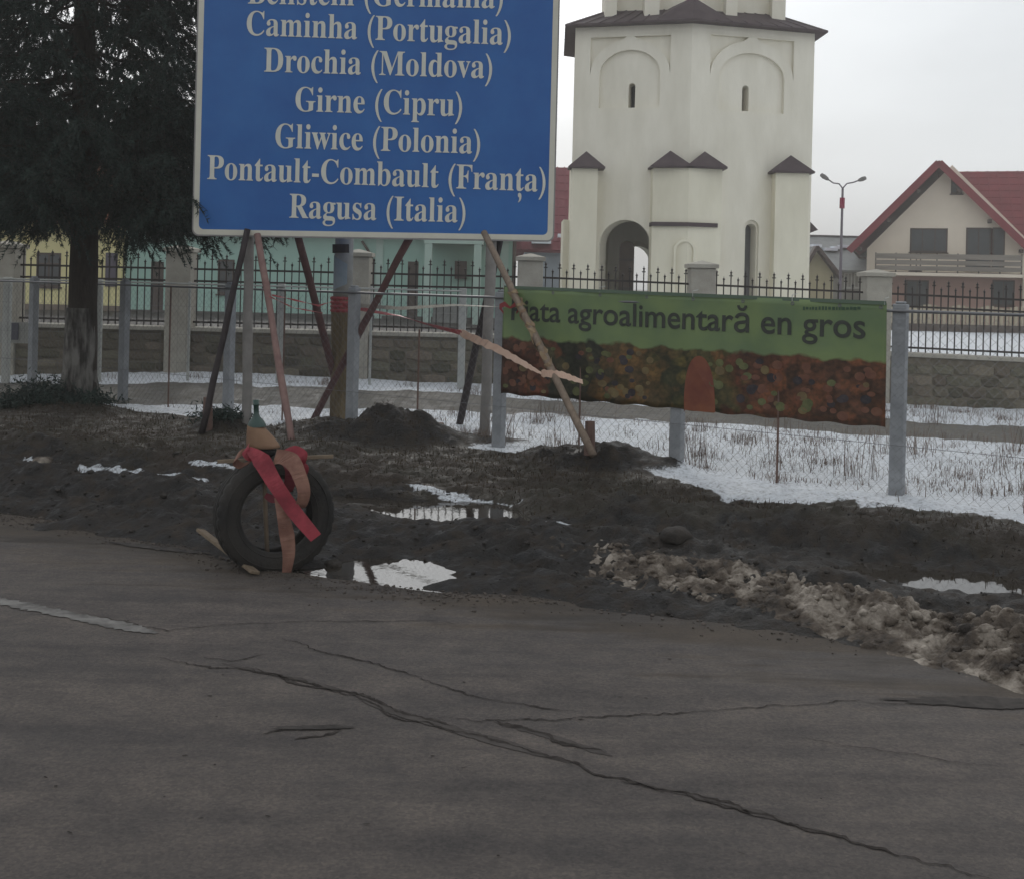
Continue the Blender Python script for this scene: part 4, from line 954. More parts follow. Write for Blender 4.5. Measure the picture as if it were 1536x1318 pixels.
# ------------------------------------------------------------------ tyre with warning sticks
TD = 6.86; tc_ = at(411, 770, TD); YA = R(25)
nA = Vector((math.sin(YA), -math.cos(YA), 0.06)).normalized(); sA = Vector((math.cos(YA), math.sin(YA), 0)); uA_ = nA.cross(sA)*-1
M3 = Matrix((sA, nA.cross(sA), nA)).transposed()
ty = thing('tyre', (tc_.x, tc_.y, 0), 'worn black car tyre stood upright at the road edge', 'tyre')
rub = mat('tyre rubber', (.008, .008, .008), .75, (.036, .031, .026), scale=4, detail=9, bump=.3, bscale=60, contrast=.2, spec=.35)
n_ = 120; mb = MB(); prof = [(.205, .072), (.215, .088), (.245, .101), (.28, .104), (.305, .098), (.322, .090), (.334, .078), (.337, .048), (.329, .045), (.329, .034), (.338, .031), (.339, .008), (.330, .005), (.330, -.005), (.339, -.008), (.338, -.031), (.329, -.034), (.329, -.045), (.337, -.048), (.334, -.078), (.322, -.090), (.305, -.098), (.28, -.104), (.245, -.101), (.215, -.088), (.205, -.072), (.212, -.066), (.24, -.088), (.28, -.092), (.308, -.080), (.318, -.04), (.318, .04), (.308, .080), (.28, .092), (.24, .088), (.212, .066)]
prof2 = [(r_-(.008 if .325 < r_ and abs(z) > .04 else 0), z) for r_, z in prof]
Pn = len(prof)
for k in range(n_):
    t = 2*math.pi*k/n_; pr = prof2 if k % 4 == 0 else prof
    for r_, z in pr: mb.v.append(tuple(tc_ + M3 @ Vector((r_*math.cos(t), r_*math.sin(t), z))))
for k in range(n_):
    a = k*Pn; b = ((k+1) % n_)*Pn
    for j in range(Pn): jn = (j+1) % Pn; mb.f.append((a+j, b+j, b+jn, a+jn))
put('casing', mb, rub, ty, smooth=True)
mb = MB()
for rr_, zz in ((.292, .1045), (.232, .0965)):
    mb.lathe([(rr_-.004, zz-.003), (rr_-.002, zz+.0035), (rr_+.002, zz+.0035), (rr_+.004, zz-.003)], 96, tc_, M3)
put('sidewall_rib', mb, rub, ty, smooth=True)
stickm = mat('weathered stick', (.12, .09, .065), .85, (.22, .17, .12), scale=12, stretch=(1, 1, .4))
ct = thing('warning_marker', (tc_.x, tc_.y, 0), 'stick cross topped by a cut bottle and beige cap above the tyre', 'marker')
def q(px, py, d=6.72): return at(px, py, d)
mb = MB(); mb.tube([q(402, 862, 6.85), q(398, 760, 6.84), q(395, 670, 6.84), q(393, 640, 6.84)], [.014, .013, .012, .012], 8); put('upright_stick', mb, stickm, ct, smooth=True)
mb = MB(); mb.bar(q(326, 692, 6.88), q(500, 684, 6.92), .022, .014); put('cross_stick', mb, stickm, ct, bevel=.003)
capm = mat('beige plastic', (.15, .085, .052), .8, (.235, .145, .09), scale=3.5, bump=.3, bscale=12)
def loft(rings, m, name, parent):
    mb = MB(); n2 = 20
    for (c_, rx, ry, tl) in rings:
        for k in range(n2):
            t = 2*math.pi*k/n2; mb.v.append(tuple(c_+Vector((rx*math.cos(t), ry*math.sin(t), tl*math.cos(t)))))
    for j in range(len(rings)-1):
        for k in range(n2): a = j*n2+k; b = j*n2+(k+1) % n2; mb.f.append((a, b, b+n2, a+n2))
    mb.f.append(tuple(range(n2-1, -1, -1))); e = (len(rings)-1)*n2; mb.f.append(tuple(range(e, e+n2)))
    return put(name, mb, m, parent, smooth=True)
loft([(q(395, 671, 6.84), .088, .075, 0), (q(395, 669, 6.84), .096, .08, -.002), (q(394, 664, 6.84), .093, .08, -.006), (q(390, 652, 6.84), .076, .07, -.010), (q(385, 641, 6.84), .054, .055, -.010), (q(384, 637, 6.84), .044, .045, -.008), (q(384, 636, 6.84), .02, .02, 0)], capm, 'cap', ct)
loft([(q(398, 684, 6.84), .055, .05, 0), (q(397, 671, 6.84), .066, .06, 0)], mat('black rag', (.012, .011, .011), .9), 'rag', ct)
grn = mat('green bottle', (.012, .034, .028), .5, (.018, .05, .04), scale=4, spec=.6)
mb = MB(); b0 = q(385, 640, 6.84); ax2 = Vector((-.05, 0, 1)).normalized()
mb.lathe([(.054, 0), (.052, .012), (.040, .035), (.022, .055), (.0155, .075), (.015, .12), (.019, .122), (.019, .128), (.0165, .13), (.0165, .152), (0, .153)], 18, b0, Matrix((Vector((1, 0, .05)).normalized(), Vector((0, 1, 0)), ax2)).transposed())
put('bottle', mb, grn, ct, smooth=True)
redr = mat('red ribbon', (.16, .017, .026), .6, (.29, .038, .052), scale=7, contrast=.12); salm = mat('salmon ribbon', (.15, .070, .052), .7, (.27, .145, .105), scale=6, contrast=.12); rbg = 'ribbons tied to the stick cross'
def rib(pts, w, m, label, wd_, seg=5):
    P = [at(*p) for p in pts]; out_ = []; W_ = []
    for i_ in range(len(P)-1):
        a = P[max(i_-1, 0)]; b = P[i_]; c_ = P[i_+1]; d_ = P[min(i_+2, len(P)-1)]
        for k in range(seg):
            t = k/seg; out_.append(.5*((2*b)+(c_-a)*t+(2*a-5*b+4*c_-d_)*t*t+(3*b-a-3*c_+d_)*t**3)); W_.append(w[i_]*(1-t)+w[i_+1]*t)
    out_.append(P[-1]); W_.append(w[-1]); n2 = len(out_)
    dirs = [Vector(wd_[min(len(wd_)-1, int(k/n2*len(wd_)))]).lerp(Vector(wd_[min(len(wd_)-1, int(k/n2*len(wd_))+1)]), (k/n2*len(wd_)) % 1)+Vector((0, .12*math.sin(k*.8+pts[0][0])+.10*random.random(), 0)) for k in range(n2)]
    mb = MB(); mb.ribbon(out_, W_, dirs, .0008); o = put('ribbon', mb, m, None, smooth=False); tag(o, label, 'ribbon', rbg)
rib([(372, 672, 6.70), (392, 690, 6.64), (412, 724, 6.60), (440, 765, 6.57), (474, 806, 6.54)], [.03, .10, .085, .08, .07], redr, 'bright red ribbon slanting across the tyre opening', [(1, 0, .7), (1, .2, .75), (1, 0, .8)])
rib([(412, 686, 6.66), (432, 688, 6.62), (446, 706, 6.58), (456, 738, 6.56), (449, 760, 6.60), (438, 748, 6.66)], [.10, .11, .085, .07, .06, .03], salm, 'salmon ribbon looping down over the right of the tyre top', [(.3, 0, 1), (1, 0, .5), (1, .1, .1), (1, .3, 0), (1, .5, -.4)])
rib([(418, 745, 6.62), (424, 770, 6.60), (430, 800, 6.60), (433, 830, 6.60), (430, 858, 6.62)], [.05, .065, .085, .07, .05], salm, 'salmon ribbon hanging straight down inside the tyre', [(1, 0, .25), (1, .15, .1), (1, -.1, 0)])
rib([(424, 690, 6.70), (436, 706, 6.67), (430, 740, 6.69), (412, 748, 6.70), (398, 742, 6.72)], [.05, .06, .07, .05, .03], mat('dark red ribbon', (.10, .010, .018), .6, (.15, .02, .03), scale=9), 'dark red ribbon bunched behind the bright red one', [(1, 0, .3), (1, 0, 0), (.6, 0, 1)])
rib([(372, 676, 6.74), (360, 680, 6.72), (352, 690, 6.74), (362, 698, 6.76), (378, 690, 6.76)], [.03, .055, .05, .04, .02], salm, 'small bow loop at the left end of the stick cross', [(.5, 0, 1), (.3, .4, 1), (.6, 0, 1)])
rib([(372, 668, 6.72), (368, 676, 6.69), (376, 686, 6.69), (388, 684, 6.72)], [.03, .05, .045, .02], redr, 'red knot left of the beige cap', [(.5, 0, 1), (.8, 0, .6), (.6, 0, 1)])
rib([(422, 680, 6.72), (440, 674, 6.69), (456, 684, 6.69), (450, 700, 6.70), (432, 690, 6.72)], [.03, .05, .055, .045, .02], redr, 'red bow at the right of the stick cross', [(.3, 0, 1), (.5, .3, 1), (.8, 0, .6)])
rib([(446, 690, 6.72), (458, 700, 6.71), (456, 716, 6.72)], [.04, .04, .02], redr, 'short red ribbon end hanging from the right bow', [(1, 0, .3), (1, 0, 0)])
mb = MB(); a, b = gnd(300, 812, .05), gnd(378, 850, .05); mb.bar(a+Vector((0, 0, .07)), b+Vector((.02, 0, -.03)), .055, .02, Vector((0, .4, 1)))
tag(put('plank', mb, mat('old plank', (.11, .08, .055), .85, (.19, .145, .10), scale=9, stretch=(1, 5, 5)), bevel=.004), 'short weathered plank lying against the left side of the tyre', 'plank')
# a few bricks of frozen snow and rubbish on the verge
def rock(px, py, r_, m, lab, cat='clod', name='mud_clod'):
    g = gnd(px, py); z = float(terrain(np.array(g.x), np.array(g.y))); bm = bmesh.new(); bmesh.ops.create_icosphere(bm, subdivisions=3, radius=r_)
    ph = random.random()*9
    for v_ in bm.verts:
        n2 = v_.co.normalized(); k = 1+.8*float(fbm(np.array(n2.x*1.7+ph), np.array(n2.y*1.7+n2.z*1.3+ph), 4, .6)); v_.co *= k; v_.co.z *= .6
    me = bpy.data.meshes.new(name); bm.to_mesh(me); bm.free(); me.materials.append(m); me.polygons.foreach_set('use_smooth', [True]*len(me.polygons))
    o = bpy.data.objects.new(name, me); COL.objects.link(o); o.location = (g.x, g.y, z+r_*.2); tag(o, lab, cat)
sm_ = slush_mat('dirty snow', False)
rock(64, 694, .09, sm_, 'rounded clod of dirty snow on the verge at far left', 'snow clod', 'snow_clod')
rock(500, 842, .055, MATS['mud clod'], 'muddy lump between the tyre and the bright puddle')
rock(1012, 838, .10, MATS['mud clod'], 'dark mud lump at the left end of the snow bank')

# ------------------------------------------------------------------ church tower
cream = mat('cream plaster', (.66, .62, .51), .9, (.84, .80, .69), scale=1.5, detail=9, bump=.15, bscale=30, stretch=(1, 1, .3), contrast=.3)
cream2 = mat('cream plaster low', (.63, .59, .46), .9, (.80, .76, .62), scale=1.5, detail=9, stretch=(1, 1, .35), contrast=.3)
slate = mat('dark roof sheet', (.050, .036, .040), .7, (.085, .062, .066), scale=3)
dark = mat('painted dark interior', (.020, .018, .018), .6)
door_m = mat('brown door', (.045, .032, .026), .7, (.075, .055, .045), scale=5)
Ld, Nd, Rd = 37.05, 36.0, 37.05
Lp = at(854, 428, Ld); Np = at(1029, 430, Nd); Rp = at(1213, 434, Rd)
Lp = Vector((Lp.x, Lp.y, 0)); Np = Vector((Np.x, Np.y, 0)); Rp = Vector((Rp.x, Rp.y, 0))
ch = thing('church_tower', (Np.x, Np.y+3.5, 0), 'cream plastered church bell tower with arched niches and dark roofs', 'tower')
ZT = at(1040, 34, 36).z
def onface(A, B, px, py):      # photo position -> (distance along face, height)
    u, v = (px-PX)/F, (PY-py)/F; k = u*cr-v*sr
    d = B-A; tt = (k*A.y-A.x)/(d.x-k*d.y); P = A+d*tt
    return tt*d.length, EYE+(u*sr+v*cr)*P.y
for nm, A, B, T in (('L', Lp, Np, dict(nx0=885, nx1=1005, nt=55, na=57, ni=75, nb=162, sp=112, sl=(941, 952, 124, 162))), ('R', Np, Rp, dict(nx0=1065, nx1=1190, nt=57, na=60, ni=80, nb=168, sp=118, sl=(1115, 1126, 128, 166)))):
    wv = (B-A); Wf = wv.length; ux_ = wv.normalized(); nb_ = Vector((-ux_.y, ux_.x, 0))
    f_ = lambda px, py: onface(A, B, px, py)
    mid = (T['nx0']+T['nx1'])/2
    x0, _ = f_(T['nx0'], T['sp']); x1, _ = f_(T['nx1'], T['sp']); cx_ = (x0+x1)/2; Ro = (x1-x0)/2
    zt = f_(mid, T['nt'])[1]; zo = f_(mid, T['na'])[1]; zi = f_(mid, T['ni'])[1]; zb_ = f_(mid, T['nb'])[1]; zs = f_(mid, T['sp'])[1]
    Ri = Ro-.30; rzo = zo-zs-.04; rzi = zi-zs
    K = 14
    spL = [(x0, zs-.0)] + [(cx_+Ro*math.cos(math.pi-k*math.pi/2/K), zs+rzo*math.sin(k*math.pi/2/K)) for k in range(2, K-1)] + [(cx_-Ro*.10, zt), (x0, zt)]
    spR = [(2*cx_-x, z) for x, z in spL][::-1]
    inner = arch(cx_, zb_, zs, Ri, 18, rzi)
    sx0, sz0 = f_(T['sl'][0], T['sl'][3]); sx1, sz1 = f_(T['sl'][1], T['sl'][2]); sc_ = (sx0+sx1)/2; srr = (sx1-sx0)/2
    slit = arch(sc_, sz0, sz1-srr, srr, 8)
    oholes = [spL, spR, inner]; choles = [slit]
    if nm == 'L':
        gx0 = f_(898, 420)[0]; gx1 = f_(974, 420)[0]; gzt = f_(936, 330)[1]; gr_ = (gx1-gx0)/2; gate = arch((gx0+gx1)/2, 0, gzt-gr_, gr_, 18)
        gate[0] = (gx0, .001); gate[1] = (gx1, .001); oholes.append(gate); choles.append(gate)
    else:
        gx0 = f_(1115, 400)[0]; gx1 = f_(1137, 400)[0]; gzt = f_(1126, 330)[1]; gr_ = (gx1-gx0)/2; niche = arch((gx0+gx1)/2, .5, gzt-gr_, gr_, 12); oholes.append(niche)
        choles.append(arch((gx0+gx1)/2+.03, .5, gzt-gr_-.05, gr_*.75, 12))
    mb = MB(); mb.plate(A, ux_, Vector((0, 0, 1)), rect(0, -.3, Wf, ZT), oholes, .11); fc = put('wall_face', mb, cream, ch)
    mb = MB(); mb.plate(A+nb_*.112, ux_, Vector((0, 0, 1)), rect(.05, -.3, Wf-.05, ZT-.02), choles, .45); put('inner_wall', mb, cream, ch)
    mb = MB(); mb.obox(A+nb_*.6, ux_, nb_, Vector((0, 0, 1)), (.3, 0, sz0-.4), (Wf-.3, .05, sz1+.4)); put('dark_interior_sheet', mb, dark, ch)  # near-black sheet behind the slit, its colour standing in for interior shade
    mb = MB(); mb.obox(A-nb_*.012, ux_, nb_, Vector((0, 0, 1)), (x0-.05, 0, zt+.003), (x1+.05, .012, zt+.035)); put('moulding', mb, cream, ch)
    if nm == 'L':
        # gateway: reveal, half open door leaf, far opening
        gc = (gx0+gx1)/2; mb = MB(); mb.plate(A+nb_*.565, ux_, Vector((0, 0, 1)), rect(gc-1.5, -.2, gc+1.5, 4.6), [arch(gc, .001, gzt-gr_, gr_, 18)], .35); put('gateway_reveal', mb, cream, ch)
        mb = MB(); mb.plate(A+nb_*.95, ux_, Vector((0, 0, 1)), arch(gc-.13, .02, gzt-gr_-.05, .23, 12), (), .07); dl = put('door_leaf', mb, door_m, ch)
        mb = MB()
        for kz in (.5, 1.5, 2.4): mb.obox(A+nb_*.935, ux_, nb_, Vector((0, 0, 1)), (gc-.35, 0, kz), (gc+.09, .014, kz+.08)); put('hinge_band', mb, iron, dl); mb = MB()
        mb = MB(); mb.plate(A+nb_*3.2, ux_, Vector((0, 0, 1)), rect(gc-1.2, -.2, gc+2.2, 4.6), [arch(gc-.22, .001, gzt-gr_-.1, .36, 12)], .3); put('far_wall', mb, cream, ch)
        mb = MB(); mb.obox(A, ux_, nb_, Vector((0, 0, 1)), (gc-gr_*.2, .93, .02), (gx1+.05, .98, 1.15)); put('gate_panel', mb, door_m, ch)
    else:
        mb = MB(); mb.obox(A+nb_*.5, ux_, nb_, Vector((0, 0, 1)), (gx0-.1, 0, .3), (gx1+.1, .05, gzt+.2)); put('tall_window', mb, mat('grey glass', (.10, .10, .10), .3, (.14, .14, .14), scale=3), ch)
back = [(Rp.x, Rp.y), (Rp.x-.2, Rp.y+4.4), (Np.x, Np.y+7.4), (Lp.x+.2, Lp.y+4.4), (Lp.x, Lp.y)]
for a, b in zip(back[:-1], back[1:]):
    A = Vector((*a, 0)); B = Vector((*b, 0)); mb = MB(); mb.plate(A, (B-A).normalized(), Vector((0, 0, 1)), rect(0.0, -.3, (B-A).length, ZT), ([arch(1.05, 0, 2.3, .75, 10)] if abs(b[0]-Lp.x-.2) < .01 else []), .3); put('wall_face', mb, cream, ch)
# sheet roof
def ring(off, z, extra=0):
    c = Vector((Np.x, Np.y+3.7, 0)); P = [Lp, Np, Rp, Vector((Rp.x-.2, Rp.y+4.4, 0)), Vector((Np.x, Np.y+7.4, 0)), Vector((Lp.x+.2, Lp.y+4.4, 0))]
    return [Vector((p.x+(p.x-c.x)/(p-c).length*off, p.y+(p.y-c.y)/(p-c).length*off, z)) for p in P]
r0, r1, r2_ = ring(.42, ZT-.03), ring(.42, ZT+.03), ring(-1.15, ZT+.66); mb = MB(); i_ = 0
mb.v = [tuple(p) for p in r0+r1+r2_]; mb.f = [tuple(range(5, -1, -1))]
for j in range(2):
    for k in range(6): a = j*6+k; b = j*6+(k+1) % 6; mb.f.append((a, b, b+6, a+6))
mb.f.append(tuple(range(12, 18))); rf = put('roof', mb, slate, ch)
# roof seams
mb = MB()
for k in range(6):
    for t in np.linspace(0.05, .95, 9):
        a = r1[k].lerp(r1[(k+1) % 6], t); b = r2_[k].lerp(r2_[(k+1) % 6], t); mb.bar(a+Vector((0, 0, .01)), b+Vector((0, 0, .01)), .03, .025, Vector((0, 0, 1)))
o = put('roof_seam', mb, slate, rf); o['kind'] = 'stuff'
# corner gablet roof in front
pk = at(1040, -4, 36.2); e0 = at(978, 34, 36.3); e1 = at(1102, 37, 36.3); mb = MB()
mb.v = [tuple(pk), tuple(e0+Vector((0, -.2, 0))), tuple(e1+Vector((0, -.2, 0))), (Np.x, Np.y-.45, ZT+.03), tuple(pk+Vector((0, 2.5, .1))), tuple(e0+Vector((0, 2.5, .6))), tuple(e1+Vector((0, 2.5, .6)))]
mb.f = [(0, 1, 3), (0, 3, 2), (0, 4, 5, 1), (0, 2, 6, 4), (1, 5, 6, 2, 3)]; put('corner_roof', mb, slate, ch)
# upper stage with piers
t0 = ring(-1.15, ZT+.4); t1 = ring(-1.15, ZT+4.2); mb = MB(); mb.prism([(p.x, p.y) for p in t0], ZT+.5, ZT+4.0); put('upper_stage', mb, cream, ch)
for (pa, pb, yb, dd) in ((907, 925, 27, 37.15), (967, 989, 23, 36.75), (1089, 1106, 25, 36.75), (1158, 1178, 31, 37.15)):
    a, b = at(pa, yb, dd), at(pb, yb, dd); mb = MB(); mb.box((a.x, dd, a.z-.1), (b.x, dd+1.4, ZT+4.0)); put('pier', mb, cream, ch)
mb = MB(); c0 = ring(-.6, ZT+4.0); mb.v = [tuple(p) for p in c0]+[(Np.x, Np.y+3.7, ZT+6.6)]; mb.f = [(k, (k+1) % 6, 6) for k in range(6)]+[tuple(range(5, -1, -1))]; put('spire', mb, slate, ch)
# buttresses
def hip(name, cx_, cy_, hw, hd, z0_, hgt, ov=.14):
    mb = MB(); mb.v = [(cx_-hw-ov, cy_-hd-ov, z0_), (cx_+hw+ov, cy_-hd-ov, z0_), (cx_+hw+ov, cy_+hd+ov, z0_), (cx_-hw-ov, cy_+hd+ov, z0_), (cx_, cy_, z0_+hgt)]
    for k in range(4): x, y, z = mb.v[k]; mb.v.append((x, y, z-.05))
    mb.f = [(0, 1, 4), (1, 2, 4), (2, 3, 4), (3, 0, 4), (0, 3, 8, 5), (3, 2, 7, 8), (2, 1, 6, 7), (1, 0, 5, 6), (5, 6, 7, 8)]; put(name, mb, slate, ch)
def butt(px0, px1, ytop, peak, d, dep, plinth=True):
    a, b = at(px0, ytop, d), at(px1, ytop, d); z = a.z; mb = MB(); mb.box((a.x, d, -.3), (b.x, d+dep, z)); bb = put('buttress', mb, cream2, ch)
    return a.x, b.x, z, bb
bx0, bx1, bz, bb = butt(858, 897, 250, 0, 36.15, 1.5); hip('buttress_roof', (bx0+bx1)/2+.05, 36.43, (bx1-bx0)/2+.02, .28, bz, .50)
bx0, bx1, bz, bb = butt(1164, 1214, 257, 0, 36.15, 1.5); hip('buttress_roof', (bx0+bx1)/2, 36.43, (bx1-bx0)/2, .28, bz, .52)
a = at(981, 249, 35.6); b = at(1085, 251, 35.6); mz = a.z
mb = MB(); xm = (a.x+b.x)/2; mb.prism([(a.x, 36.45), (a.x, 35.75), (xm, 35.5), (b.x, 35.75), (b.x, 36.45), (xm, 36.2)], -.3, mz); cb = put('buttress', mb, cream2, ch)
for pk_, (pa, pb) in ((1010, (981, 1034)), (1057, (1034, 1085))):
    A = at(pa, 249, 35.6); B = at(pb, 251, 35.6); hip('buttress_roof', (A.x+B.x)/2, 35.95, (B.x-A.x)/2-(.0), .42, mz+.002*(pk_ > 1020), .50, .10)
a = at(979, 337, 35.4); b = at(1079, 339, 35.4); mb = MB(); mb.prism([(a.x, 36.3), (a.x, 35.66), (xm, 35.40), (b.x, 35.66), (b.x, 36.3), (xm, 36.0)], a.z-.03, a.z+.09); put('string_course', mb, slate, cb)
a = at(1014, 400, 35.4); b = at(1041, 363, 35.4)
mb = MB(); cxx = (a.x+b.x)/2; hw_ = (b.x-a.x)/2; A0 = Vector((0, 35.46, 0)); mb.plate(Vector((cxx, 35.47, 0)), Vector((1, 0, 0)), Vector((0, 0, 1)), arch(0, .9, b.z-hw_, hw_+.07, 12), [arch(0, .97, b.z-hw_, hw_, 12)[::-1]], .09); put('niche_frame', mb, cream2, cb)
# flared foot and small side lean-to
a = at(845, 330, 37.1); b = at(862, 330, 37.1); mb = MB(); mb.box((a.x, 37.0, -.3), (b.x, 38.6, a.z)); put('plinth', mb, cream2, ch)
a = at(1214, 350, 37.2); b = at(1226, 341, 37.2); mb = MB(); mb.v = [(a.x, 37.1, a.z), (b.x, 37.1, a.z+.1), (a.x, 37.1, b.z+.15), (a.x, 38.2, a.z), (b.x, 38.2, a.z+.1), (a.x, 38.2, b.z+.15)]; mb.f = [(0, 1, 2), (3, 5, 4), (0, 3, 4, 1), (1, 4, 5, 2), (2, 5, 3, 0)]; put('side_eave', mb, slate, ch)

# ------------------------------------------------------------------ street lamp
LD = 48; lm = thing('street_lamp', (at(1262, 440, LD).x, LD, 0), 'double armed street lamp between church tower and red roofed house', 'lamp')
steel = mat('lamp steel', (.10, .085, .10), .6, (.15, .13, .15), scale=4); a, b = at(1259, 470, LD), at(1264, 283, LD); a.z = -.2
mb = MB(); mb.tube([a, b], [.065, .045], 10); put('pole', mb, steel, lm, smooth=True)
p, q2 = at(1263, 313, LD), at(1263.5, 297, LD); mb = MB(); mb.tube([p, q2], .10, 10); put('red_band', mb, mat('red band', (.22, .02, .05), .6), lm)
for s_, (hx, hy), (mx2, my2) in ((-1, (1231, 262), (1250, 275)), (1, (1299, 267), (1280, 274))):
    h = at(hx, hy, LD); m2 = at(mx2, my2, LD); mb = MB(); mb.tube([b, b.lerp(m2, .4)+Vector((0, 0, .1)), m2, m2.lerp(h, .4)], .028, 7); arm = put('arm', mb, steel, lm, smooth=True)
    st = m2.lerp(h, .35); mb = MB(); dd = (h-st)
    mb.tube([st, st+dd*.2, st+dd*.6, st+dd*.95, st+dd*1.02], [.03, .07, .095, .075, .03], 10); put('lamp_head', mb, mat('lamp housing', (.13, .12, .12), .5, (.19, .18, .17), scale=5), arm, smooth=True)

# ------------------------------------------------------------------ house helpers
glass = mat('window glass', (.010, .013, .018), .35, (.03, .04, .045), scale=2, spec=.7)
def window(parent, px0, py0, px1, py1, d, frame_m, pane_m=None, bars=1, name='window', dep=.05, hbar=False, proud=.02):
    a, b = at(px0, py1, d), at(px1, py0, d); x0, x1, z0_, z1_ = a.x, b.x, a.z, b.z; fw = min(.07, (x1-x0)*.12); mb = MB()
    y = d-proud
    mb.plate(Vector((0, y, 0)), Vector((1, 0, 0)), Vector((0, 0, 1)), rect(x0, z0_, x1, z1_), [rect(x0+fw, z0_+fw, x1-fw, z1_-fw)[::-1]], proud+.12)
    for k in range(1, bars+1):
        xx = x0+(x1-x0)*k/(bars+1); mb.box((xx-fw*.35, y+.01, z0_+fw+.001), (xx+fw*.35, y+.06, z1_-fw-.001))
    if hbar: mb.box((x0+fw+.001, y+.012, z0_+(z1_-z0_)*.66), (x1-fw-.001, y+.055, z0_+(z1_-z0_)*.66+fw*.7))
    w = put(name, mb, frame_m, parent); mb = MB(); mb.box((x0+fw*.6, y+.05, z0_+fw*.6), (x1-fw*.6, y+.09, z1_-fw*.6)); put('pane', mb, pane_m or glass, w)
    mb = MB(); mb.box((x0-.05, y-.06, z0_-.06), (x1+.05, y+.02, z0_-.002)); put('sill', mb, frame_m, w)
    return w
def pr(px0, py0, px1, py1, d): a, b = at(px0, py1, d), at(px1, py0, d); return rect(a.x+.03, a.z+.03, b.x-.03, b.z-.03)
brownf = mat('brown frame', (.05, .032, .028), .7, (.08, .055, .045), scale=5); whitef = mat('white frame', (.5, .5, .47), .7, (.6, .6, .57), scale=4)
tileg = mat('red metal tiles', (.15, .026, .034), .75, (.23, .040, .048), scale=1.5); snowm = mat('roof snow', (.62, .65, .7), .8, (.74, .76, .8), scale=3)
def roof_slope(name, A, B, C_, D_, m, parent, th=.12, ribs=0, courses=0):   # A,B along the eave, C above B, D above A
    A, B, C_, D_ = map(Vector, (A, B, C_, D_)); nrm_ = (B-A).cross(D_-A).normalized()
    if nrm_.z < 0: nrm_ = -nrm_
    mb = MB(); mb.v = [tuple(p) for p in (A, B, C_, D_)]+[tuple(p-nrm_*th) for p in (A, B, C_, D_)]
    mb.f = [(0,1,2,3),(7,6,5,4),(0,4,5,1),(1,5,6,2),(2,6,7,3),(3,7,4,0)]; o = put(name, mb, m, parent)
    if ribs:
        mb = MB()
        for k in range(ribs+1):
            t = k/ribs; mb.bar(A.lerp(B, t)+nrm_*.02, D_.lerp(C_, t)+nrm_*.02, .05, .04, nrm_)
        for k in range(1, courses):
            t = k/courses; mb.bar(A.lerp(D_, t)+nrm_*.012, B.lerp(C_, t)+nrm_*.012, .04, .022, nrm_)
        r_ = put('roof_ribs', mb, m, o); r_['kind'] = 'stuff'
    return o

# house with the red roof, right
HD = 60.0; hs = thing('gabled_house', (at(1421, 440, HD).x, HD, 0), 'peach house with red gabled roof and long balcony at the right', 'house')
peach = mat('peach render', (.68, .60, .49), .9, (.78, .69, .57), scale=.7, detail=6); pinkr = mat('pink render', (.50, .31, .26), .9, (.58, .38, .32), scale=.8)
hs.rotation_euler = (0, 0, -math.radians(19)); hs.scale = (1.05, 1, 1)
pk = at(1428, 248, HD); eL = at(1311, 372, HD); eR = at(1536, 372, HD); zg = -.3; xl, xr = eL.x, eR.x; fz = at(1420, 409, HD).z
mb = MB(); mb.plate(Vector((0, HD, 0)), Vector((1, 0, 0)), Vector((0, 0, 1)), [(xl, fz), (xr, fz), (xr, eR.z), (pk.x, pk.z), (xl, eL.z)], [pr(1370, 343, 1422, 378, HD), pr(1445, 343, 1498, 405, HD), pr(1426, 270, 1442, 291, HD)], .3); put('gable_wall', mb, peach, hs)
mb = MB(); xg0, xg1 = at(1340, 450, HD).x, at(1520, 450, HD).x
mb.plate(Vector((0, HD+.5, 0)), Vector((1, 0, 0)), Vector((0, 0, 1)), rect(xg0, zg, xg1, fz-.003), [pr(1358, 421, 1391, 486, HD+.5), pr(1475, 421, 1505, 458, HD+.5)], .3); put('ground_floor_wall', mb, pinkr, hs)
mb = MB(); mb.box((xl, HD, zg), (xg0, HD+.8, fz-.003)); put('side_pier', mb, peach, hs); mb = MB(); mb.box((xg1, HD, zg), (xr, HD+.8, fz-.003)); put('side_pier', mb, peach, hs)
mb = MB(); mb.box((xl, HD+.8, zg), (xl+.3, HD+10, eL.z-.1)); mb.box((xr-.3, HD+.8, zg), (xr, HD+10, eL.z-.1)); mb.box((xl, HD+10, zg), (xr, HD+10.3, eL.z-.1)); put('rear_walls', mb, peach, hs)
window(hs, 1370, 343, 1422, 378, HD, brownf, bars=2); window(hs, 1445, 343, 1480, 405, HD, brownf, bars=1); window(hs, 1480, 343, 1498, 405, HD, brownf, bars=0, name='balcony_door'); window(hs, 1426, 270, 1442, 291, HD, brownf, bars=1)
w = window(hs, 1370, 378.5, 1386, 406, HD, brownf, bars=0, name='balcony_door')
window(hs, 1358, 421, 1391, 486, HD+.5, brownf, bars=1, name='front_door', hbar=True); window(hs, 1475, 421, 1505, 458, HD+.5, brownf, bars=1)
a, b = at(1322, 410, HD), at(1518, 406, HD); mb = MB(); mb.box((a.x, HD-1.4, a.z-.10), (b.x, HD-.003, a.z+.06)); bal = put('balcony', mb, peach, hs)
railm = mat('grey balcony panel', (.16, .14, .12), .8, (.27, .24, .205), scale=2, stretch=(.3, 1, 3))
for (za, zb2) in ((.10, .32), (.38, .60), (.66, .92)):
    mb = MB(); mb.box((a.x+.06, HD-1.38, a.z+.06+za), (b.x-.06, HD-1.34, a.z+.06+zb2)); put('balcony_board', mb, railm, bal)
